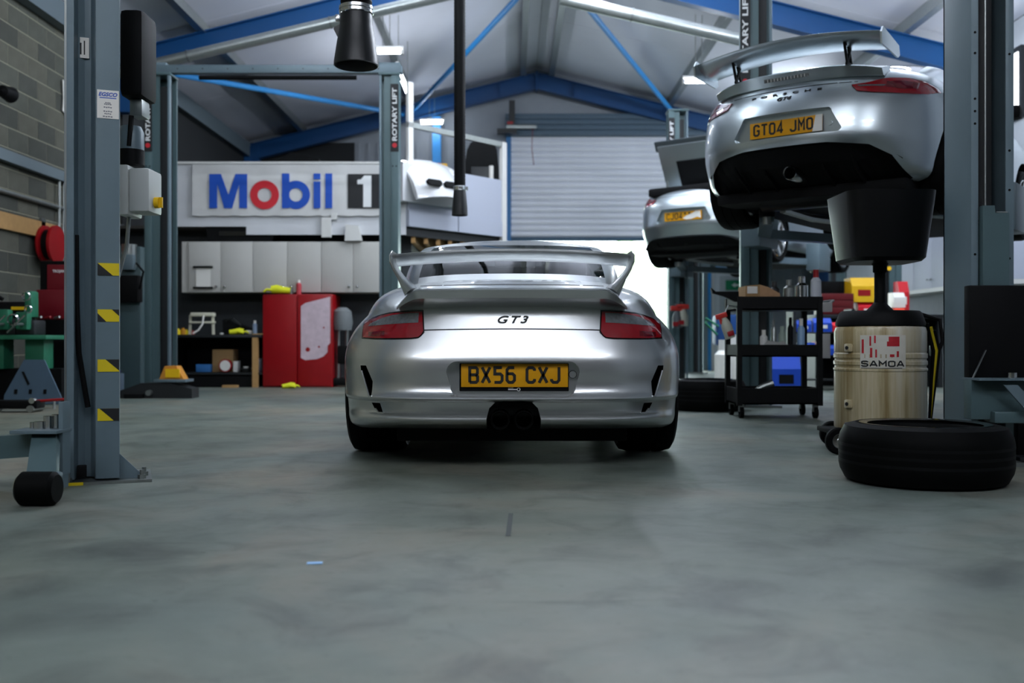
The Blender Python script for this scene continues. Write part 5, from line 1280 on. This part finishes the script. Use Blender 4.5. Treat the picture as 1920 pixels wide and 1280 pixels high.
# ================================================================ tyres
def tyre_lying(label, loc, r, w2, name='tyre', grp='loose tyres', ring=True):
    t = thing(name, label, 'tyre', loc, 0, grp); h = w2
    B().lathe([(r*.62, .02), (r*.80, 0), (r*.93, .012), (r*.985, .05), (r, h*.3), (r, h*.7), (r*.985, h-.05), (r*.93, h-.012), (r*.80, h), (r*.64, h-.02), (r*.60, h-.05), (r*.60, .05)], 64, close=True).o('carcass', RUBBER, t)
    for z in (.36, .5, .64): B().lathe([(r*.998, h*z-.006), (r*1.0015, h*z-.006), (r*1.0015, h*z+.006), (r*.998, h*z+.006)], 64).o('tread_groove', BLACK, t)
    if ring: B().lathe([(r*.66, h-.004), (r*.74, h+.0015), (r*.76, h), (r*.70, h-.001)], 64).o('sidewall_ring', GLOSSB, t)
    return t
tyre_lying('wide black tyre lying flat before the open channel column and oil drum', (1.775, 4.285, 0), .352, .25)
tyre_lying('black tyre lying flat in shade between the parked coupe and tool trolley', (1.72, 8.75, 0), .33, .27)
# wheel standing at the right edge
t = thing('hose_reel', 'glossy black hose reel standing at the edge beyond the open channel column', 'hose reel', (2.66, 5.05, 0))
B().lathe([(.0005, -.09), (.20, -.09), (.215, -.08), (.215, -.06), (.15, -.05), (.15, .05), (.215, .06), (.215, .08), (.20, .09), (.0005, .09)], 40, 'y', (0, 0, .66)).o('drum', GLOSSB, t)
B().box(-.12, .12, -.05, .05, .02, .5, b=.01).o('stand', BLACK, t); B().box(-.16, .2, -.15, .15, 0, .03, b=.006).o('foot', DARKG, t)
B().lathe([(.20, -.092), (.218, -.085), (.2, -.08)], 40, 'y', (0, 0, .66)).o('rim_edge', CHROME, t)

# ================================================================ black tool trolley
TXc, TY = (1.756+2.417)/2, 7.75; TR = mat('trolley_black', '#070809', .5, spec=.2)
t = thing('tool_trolley', 'black three tier tool trolley on castors behind the oil drum', 'trolley', (TXc, TY, 0)); hx = .33
for z0, z1 in ((.845, .95), (.48, .575), (.11, .235)):
    tr = B().box(-hx, hx, 0, .45, z0, z0+.012).box(-hx, hx, 0, .012, z0, z1).box(-hx, hx, .438, .45, z0, z1).box(-hx, -hx+.012, 0, .45, z0, z1).box(hx-.012, hx, 0, .45, z0, z1)
    tr.o('tray', TR, t, smooth=0)
for x in (-hx-.004, hx-.036):
    for y in (-.004, .414): B().box(x, x+.04, y, y+.04, .10, .95).o('corner_post', TR, t, smooth=0)
for x in (-hx+.04, hx-.04):
    for y in (.05, .40):
        o = B().lathe([(.02, -.014), (.045, -.014), (.045, .014), (.02, .014)], 20, 'x', close=True).o('castor', RUBBER, t, loc=(x, y, .045)); B().box(x-.02, x+.02, y-.015, y+.015, .05, .11).o('castor_fork', STEEL, t, smooth=0)
B().tube([(hx+.01, .05, .86), (hx+.10, .05, .92), (hx+.10, .40, .92), (hx+.01, .40, .86)], .011, 8).o('push_handle', STEEL, t)
B().box(hx+.0, hx+.075, -.01, .03, .83, .905, b=.004).o('side_bin', mat('clear_bin', '#9a9a98', .3), t)
B().box(hx+.0, hx+.06, -.01, .06, .47, .66, b=.004).o('side_bin', mat('clear_bin', '#9a9a98', .3), t)
Z1, Z2, Z3 = .95, .492, .122
def tp(px, Y=TY+.15): return (px-960)*Y/1867
t = thing('parts_carton', 'torn brown parts carton with white label on the top trolley tray', 'box', (tp(1422), TY+.12, .857))
B().prism([(-.125, 0), (-.01, 0), (-.01, .19), (-.12, .18)], -.06, .2).o('carton', CARD, t, smooth=0); B().prism([(-.01, 0), (.16, 0), (.15, .12), (.06, .17), (-.01, .19)], -.05, .2).o('flap', mat('bag_paper', '#b08a66', .8, noise=.2, nscale=25), t, smooth=0)
B().box(-.11, -.03, -.064, -.06, .12, .175).o('white_label', WPLATE, t, smooth=0)
t = thing('trigger_sprayer', 'bottle with red trigger sprayer hung at the end of the trolley', 'spray bottle', (tp(1367, TY-.05), TY-.05, .66))
B().lathe([(.001, -.04), (.04, -.035), (.042, .06), (.03, .1), (.016, .13), (.001, .13)], 18, M=TM(ry=-18)).o('bottle', mat('bottle_pale', '#a8aa9a', .4), t); B().box(-.06, .03, -.015, .015, .13, .17, b=.008, M=TM(ry=-18)).box(-.04, -.02, -.01, .01, .09, .14, M=TM(ry=-18)).o('trigger_head', mat('trigger_red', '#c02a20', .5), t); B().box(-.02, .03, -.045, -.03, -.02, .02, b=.004, M=TM(ry=-18)).o('bottle_label', REDP, t); B().tube([(-.03, 0, .16), (.0, .03, .22), (.085, .06, .21)], .006, 6).o('hook', STEEL, t)
t = thing('trolley_bracket', 'black hooked bracket plate reaching out from the trolley top tray', 'bracket', (tp(1372, TY), TY+.02, .93))
B().prism([(-.155, .09), (-.14, .045), (-.05, .02), (.03, -.02), (.06, -.02), (.06, .06), (-.05, .06), (-.12, .06)], 0, .03).o('plate', BLACK, t, smooth=0); B().tube([(-.155, .01, .085), (-.145, .01, .045)], .008, 6).o('bright_edge', STEEL, t)
for i, (px, h, r, m, l_, z) in enumerate(((1480, .11, .045, STEEL, 'steel oil can', .857), (1503, .14, .05, CHROME, 'polished jug', .857), (1530, .19, .04, mat('white_can', '#c9ced6', .35), 'white can with red cap', .857), (1452, .10, .04, DARKG, 'black pot', .857))):
    can('trolley_can', l_+' on the top tray of the black trolley', px, TY+.12+.06*(i % 2), z, r, h+.12, m, REDP if i == 2 else m, 'can')
for i, (px, h, r, m, l_) in enumerate(((1432, .14, .03, WHITE, 'short white tube'), (1451, .22, .022, STEEL, 'tall steel tube'), (1467, .17, .03, mat('clear_bottle', '#98a89c', .3), 'clear bottle'), (1482, .24, .022, BLACK, 'tall black aerosol'), (1502, .23, .028, mat('pale_blue_can', '#8fb4d8', .35), 'pale blue aerosol'))):
    can('tray_bottle', l_+' in the middle tray of the black trolley', px, TY+.14+.05*(i % 2), Z2, r, h+.06, m, WPLATE if i in (0, 4) else m)
blob('rag_heap', 'rag', 'crumpled pale rags in the middle trolley tray', (tp(1445), TY+.06, Z2+.0), None, 0, mat('rag_grey', '#9c9c98', .9), parts=[('rag', [(-.09, 0, .04), (-.03, .01, .075), (.05, 0, .07), (.14, .01, .05)], [.02, .045, .03, .03]), ('rag', [(.0, .03, .05), (.08, .02, .075), (.12, .03, .05)], [.03, .04, .02])])
t = thing('air_gun', 'steel air tool lying in the bottom trolley tray', 'air tool', (tp(1425), TY+.1, Z3)); B().tube([(-.09, 0, .06), (.0, .0, .12), (.09, 0, .15)], .02, 10, rads=[.014, .022, .03]).o('barrel', STEEL, t); B().tube([(.0, 0, .11), (.03, 0, .03)], .016, 8).o('grip', BLACK, t)
# red trigger bottles hung on the far column
for i, px in enumerate((1270, 1281)):
    Y = 14.2; t = thing('trigger_sprayer', ['dark', 'pale'][i]+' bottle with red trigger hung on the far lift column', 'spray bottle', (mx_(px, Y), Y, mz_(614-3*i, Y)))
    B().lathe([(.001, 0), (.07, 0), (.072, .14), (.05, .2), (.03, .24), (.001, .24)], 16).o('bottle', [mat('bottle_dark', '#4a5054', .4), mat('bottle_pale', '#a8aa9a', .4)][i], t); B().box(-.10, .08, -.03, .03, .24, .31, b=.015).o('trigger_head', mat('trigger_red', '#c02a20', .5), t); B().box(-.075, .0, -.08, -.065, .02, .08).o('bottle_label', REDP, t, smooth=0)
    B().tube([(0, 0, .3), (0, .1, .34), (0, .27, .34)], .008, 6).o('hook', STEEL, t)
# ================================================================ far benches behind the trolley
def fx(px, Y): return (px-960)*Y/1867
t = thing('far_bench', 'dark steel bench along the side wall behind the oil drum', 'bench', (0, 12.9, 0))
x0, x1 = fx(1530, 12.9), fx(1770, 12.9); B().box(x0, x1, 0, .62, .90, .95, b=.004).o('worktop', DARKG, t); B().box(x0, x1, .58, .62, 0, .9).o('back_panel', BLACK, t, smooth=0)
for i in range(5): B().box(x0+i*(x1-x0-.06)/4, x0+i*(x1-x0-.06)/4+.06, .02, .58, 0, .9).o('leg_frame', DARKG, t, smooth=0)
def bin_(name, label, cat, px0, px1, py0, py1, Y, m, d=.3, fm=None):
    a, b2, h = fx(px0, Y), fx(px1, Y), (py1-py0)*Y/1867; t = thing(name, label, cat, ((a+b2)/2, Y, mz_(py1, Y))); w2 = (b2-a)/2
    B().prism([(0, 0), (d, 0), (d, h), (.06, h), (0, h*.65)], -w2, w2, 'x').o('shell', m, t, smooth=0); B().box(-w2*.5, w2*.5, -.004, 0, h*.25, h*.5).o('label_slot', fm or WPLATE, t, smooth=0); return t
tc_ = thing('red_tool_chest', 'dark red tool chest with open lid on the bench behind the trolley', 'tool chest', (fx(1571, 13.05), 13.05, .95))
B().box(-.21, .21, 0, .35, 0, .28, b=.006).o('body', mat('dark_red_paint', '#5c0c10', .45), tc_); B().box(-.20, .20, .33, .35, .28, .46, b=.004).o('lid', BLACK, tc_)
for i in range(3): B().box(-.20, .20, -.008, 0, .015+i*.088, .095+i*.088, b=.003).o('drawer', mat('dark_red_paint', '#5c0c10', .45), tc_)
YB_ = mat('bin_yellow', '#e0b010', .5); RB_ = mat('bin_red', '#c81824', .5); BB_ = mat('bin_blue', '#0d3fa8', .5)
bin_('parts_bin', 'red parts bin under the yellow bin behind the oil drainer stem', 'bin', 1610, 1650, 566, 591, 13.1, RB_)
bin_('parts_bin', 'large yellow parts bin stacked on a red bin behind the oil drainer stem', 'bin', 1597, 1644, 520, 566, 13.1, YB_, fm=REDP)
tag(B().cyl(.03, 0, .003, 16, 'y').o('round_sticker', mat('signal_yellow', '#f0c000', .5), loc=(fx(1668, 13.68), 13.684, mz_(503, 13.68))), 'round yellow sticker on the lift column behind the oil drainer stem', 'sticker')
bin_('white_carton', 'white carton on the far bench before the red file', 'box', 1676, 1698, 548, 576, 13.0, WPLATE, .2)
bin_('red_file', 'upright red file box on the far bench under the wall cabinets', 'box', 1686, 1705, 527, 585, 13.35, RB_, .2)
bin_('orange_tray', 'low orange tray on the far bench', 'tray', 1679, 1698, 577, 590, 12.95, mat('tray_orange', '#e0482c', .5), .2)
# blue and red bins on a small rack between trolley and drum
t = thing('bin_rack', 'dark rack behind the trolley holding blue bins', 'rack', (fx(1545, 12.2), 12.2, 0))
for x in (-.36, .36): B().box(x-.02, x+.02, 0, .3, 0, 1.0).o('upright', DARKG, t, smooth=0)
for z in (.12, .42, .70): B().box(-.36, .36, 0, .3, z, z+.015).o('shelf', DARKG, t, smooth=0)
for i, (px0, px1, py0, py1, m, l_) in enumerate(((1494, 1522, 600, 622, BB_, 'blue bin at the trolley end of the upper rack shelf'), (1526, 1560, 596, 622, BB_, 'wide blue bin in the middle of the upper rack shelf'), (1562, 1590, 604, 622, RB_, 'small red bin at the drum end of the upper rack shelf'),
        (1500, 1530, 642, 666, BB_, 'blue bin on the middle rack shelf'), (1534, 1552, 640, 666, RB_, 'red tub on the middle rack shelf'), (1556, 1590, 646, 666, BB_, 'blue bin at the drum end of the middle rack shelf'))):
    bin_('parts_bin', l_, 'bin', px0, px1, py0, py1, 12.2, m, .25)
bin_('blue_crate', 'blue plastic crate on the floor seen through the trolley', 'crate', 1447, 1502, 668, 736, 11.6, BB_, .35, BLACK)
# compressor-like blue machine and white canisters beyond the trolley
t = thing('blue_machine', 'blue machine with pipe handle standing behind the trolley end', 'machine', (fx(1366, 12.0), 12.0, 0)); B().box(-.16, .14, -.1, .2, .55, .92, b=.04).o('housing', mat('machine_blue', '#173f74', .4), t); B().tube([(-.14, -.1, .78), (-.30, -.12, .88), (-.30, -.12, .82), (-.16, -.12, .68)], .014, 8).o('handle', TEALG, t); B().box(-.1, .1, -.08, .15, 0, .55).o('stand', DARKG, t, smooth=0)
for i, (px, h) in enumerate(((1356, .62), (1374, .68))):
    can('white_canister', ['shorter', 'taller'][i]+' white canister on the floor beyond the trolley end', px, 11.6+.25*i, 0, .10, h, WPLATE, WHITE, 'canister')
# wall cabinets on the right-hand wall
for i in range(3):
    y = (12.38, 13.90, 15.15)[i]; t = thing('side_cabinet', ['pale lilac wall cabinet nearest the bench end on the side wall', 'pale lilac wall cabinet in the middle of the side wall row', 'pale lilac wall cabinet farthest along the side wall'][i], 'cabinet', (XR-.36, y, 1.38), 0, 'side wall cabinets')
    LC = mat('lilac_cabinet', '#b4bac8', .5); B().box(.02, .355, 0, 1.24, 0, .9).o('body', LC, t, smooth=0)
    for k in (0, 1):
        d = B().box(0, .018, .004+k*.62, .616+k*.62, .004, .896, b=.002).o('door', LC, t); B().lathe([(.02, -.035), (.012, -.025), (.006, 0)], 12, 'x', (0, .56+k*.12, .12)).o('knob', CHROME, d)
    B().box(-.01, .355, 0, 1.24, -.06, -.002).o('light_rail', WHITE, t, smooth=0)

# ================================================================ block wall corner with the green vice bench
t = thing('vice_bench', 'green steel machine stand with heavy vices before the block wall', 'bench', (-4.75, 9.5, 0))
B().box(-.35, .42, -.25, .3, .62, .66, b=.006).o('table', TEALG, t)
for x in (-.14, .24): B().box(x-.09, x+.09, -.1, .1, .34, .62, b=.01).o('leg', TEALG, t)
B().box(-.35, .45, .0, .28, .0, .34).o('plinth', BLACK, t, smooth=0)
for x, z, s_ in ((-.02, .66, 1.), (.16, .66, .9)):
    B().box(x-.09, x+.09, -.12, .12, z, z+.16*s_, b=.02).o('vice_body', DARKG, t); B().box(x-.05, x+.06, -.2, -.1, z+.05, z+.24*s_, b=.015).o('vice_jaw', TEALG, t)
    B().tube([(x+.02, -.2, z+.1), (x+.02, -.34, z+.1)], .014, 8).o('vice_screw', STEEL, t); B().tube([(x-.06, -.33, z+.02), (x+.1, -.33, z+.18)], .008, 6).o('vice_handle', CHROME, t)
B().lathe([(.045, -.012), (.058, 0), (.045, .012)], 24, 'y', (.14, -.3, .80), close=True).lathe([(.035, -.01), (.045, 0), (.035, .01)], 24, 'y', (.24, -.26, 1.02), close=True).lathe([(.03, -.01), (.04, 0), (.03, .01)], 24, 'y', (.25, -.24, .9), close=True).o('hand_wheel', CHROME, t)
B().box(.12, .19, -.05, .1, .83, 1.08, b=.02).o('grinder_post', TEALG, t); B().box(-.3, .14, -.05, .15, .78, .98, b=.04).o('grinder_motor', BLACK, t); B().box(.0, .14, -.06, -.05, .90, .93).o('warning_tag', mat('signal_yellow', '#f0c000', .5), t, smooth=0)
B().tube([(-.28, .0, .96), (-.2, -.02, 1.06), (-.1, -.02, 1.0)], .02, 8).o('guard_arm', BLACK, t)
t = thing('tool_case', 'dark red open tool case with lid against the block wall', 'tool case', (-4.6, 10.1, .0)); hx = .2
B().box(-.2, .28, -.12, .2, 0, .82).o('stand', BLACK, t, smooth=0); B().box(-.17, .27, -.12, -.02, .82, 1.12, b=.012).o('case_base', mat('case_red', '#6c0c1a', .4), t); B().box(-.2, .22, .02, .09, 1.05, 1.42, b=.015).o('case_lid', BLACK, t); B().box(-.12, .2, .005, .02, 1.12, 1.38, b=.006).o('lid_liner', mat('case_red', '#6c0c1a', .4), t)
lettering('case_lettering', 'TROJAN', .125, .036, TXTW, t, (.0, .002, 1.31), bold=.03)
B().lathe([(.03, 0), (.045, -.01), (.05, 0)], 20, 'y', (.24, -.13, .98), close=True).o('dial', CHROME, t)
for i in range(4): B().tube([(-.15+i*.09, -.16, .835), (-.08+i*.09, -.2, .845)], .012, 6).o('loose_tool', REDP if i % 2 else STEEL, t)
t = thing('ramp_plate', 'grey blue tapered steel ramp leaning against the green machine stand', 'ramp', (-4.28, 8.9, 0)); 
B().prism([(-.26, .04), (.24, .04), (.25, .10), (.07, .44), (-.11, .44), (-.26, .12)], -.02, .0, M=TM(rx=-10)).o('plate', mat('ramp_blue_grey', '#3f5566', .55, noise=.15), t, smooth=0)
for i in range(3): B().box(-.17+i*.13, -.145+i*.13, -.028, -.02, .13, .17, M=TM(rx=-10)).o('slot', BLACK, t, smooth=0)
B().prism([(-.12, .33), (-.10, .33), (-.04, .22), (-.055, .21)], -.028, -.02, M=TM(rx=-10)).o('slot', BLACK, t, smooth=0)
for i in range(4): B().tube([(-.22+i*.14, -.03, 0), (-.22+i*.14, -.02, .07)], .012, 6).o('foot_pin', STEEL, t)
t = thing('trolley_jack', 'low black trolley jack with red handle on the floor by the ramp', 'jack', (-4.12, 8.5, 0)); B().box(-.35, .1, -.08, .08, .03, .10, b=.015).o('chassis', BLACK, t); B().tube([(.05, 0, .09), (.42, -.02, .115)], .012, 8).o('handle', REDP, t); B().cyl(.025, -.09, -.05, 16, 'y', (.06, 0, .10)).o('roller', CHROME, t)
for x in (-.3, .05): B().cyl(.03, -.1, .1, 14, 'y', (x, 0, .03)).o('wheel', STEEL, t)
# wiring and hose reel on the block wall
t = thing('wall_conduits', 'bunch of steel conduits and sockets running down the block wall', 'conduit', (XL+.04, 11.9, 0))
for i in range(3): B().tube([(.02, i*.12, 2.52), (.02, i*.12, 2.2), (.02, i*.12-.02, 1.35+.1*i)], .016, 8).o('conduit', STEEL, t)
for i in range(2): B().box(.0, .06, -.03+i*.16, .09+i*.16, 1.22, 1.40, b=.006).o('socket', WHITE, t)
t = thing('wall_reel', 'red sided cable reel mounted on the block wall under the trunking', 'reel', (XL+.03, 11.5, 1.72)); B().lathe([(.001, .02), (.2, .02), (.22, .04), (.22, .07), (.001, .07)], 28, 'x').o('side', REDP, t); B().cyl(.17, .07, .16, 28, 'x').o('drum', BLACK, t); B().lathe([(.001, .16), (.22, .16), (.22, .19), (.001, .19)], 28, 'x').o('side', REDP, t); B().box(0, .03, -.05, .05, -.05, .3).o('bracket', STEEL, t, smooth=0)
t = thing('wall_floodlight', 'round black floodlight sticking out from the block wall', 'floodlight', (XL+.02, 10.45, 3.2)); B().cyl(.02, 0, .12, 10, 'x').o('arm', BLACK, t); B().lathe([(.001, -.14), (.06, -.12), (.085, .06), (.07, .07), (.001, .05)], 20, 'y', (.16, 0, -.0)).o('head', BLACK, t)
t = thing('paper_notice', 'torn white paper notice taped on the block wall behind the striped column', 'notice', (XL+.025, 12.15, 3.55)); B().prism([(-.1, -.16), (.06, -.2), (.12, .0), (.1, .2), (-.1, .22), (-.08, .0)], 0, .012, 'x').o('sheet', WPLATE, t, smooth=0)
t = thing('cream_crate', 'pale blue crate on the floor behind the striped column', 'crate', (-4.6, 11.1, 0)); B().box(-.22, .2, -.12, .2, 0, .24, b=.01).o('crate', mat('crate_blue_grey', '#6c7f90', .5), t); B().cyl(.07, -.2, -.12, 16, 'y', (-.26, 0, .1)).o('roll', mat('pink_roll', '#a0605a', .6), t); B().box(-.2, .18, -.1, .18, .24, .28, b=.01).o('lid', mat('dark_blue_lid', '#26324a', .5), t)
# small things on the floor
tp_ = tag(B().box(-.021, .021, -.011, .011, 0, .002, b=.0008).o('tape_scrap', mat('tape_blue', '#9fd0ff', .5), loc=(-.533, 2.69, 0.001), rot=(0, 0, R(8))), 'small scrap of pale blue tape on the open floor', 'tape')
SM_ = tag(B().prism([(-.012, -.20), (.004, -.20), (.012, .20), (-.004, .20)], .0, .0012, 'z').o('floor_mark', mat('dark_mark', '#474d4c', .7), loc=(-.008, 3.27, .0005), smooth=0), 'dark straight rubber mark on the floor behind the parked coupe', 'floor mark')
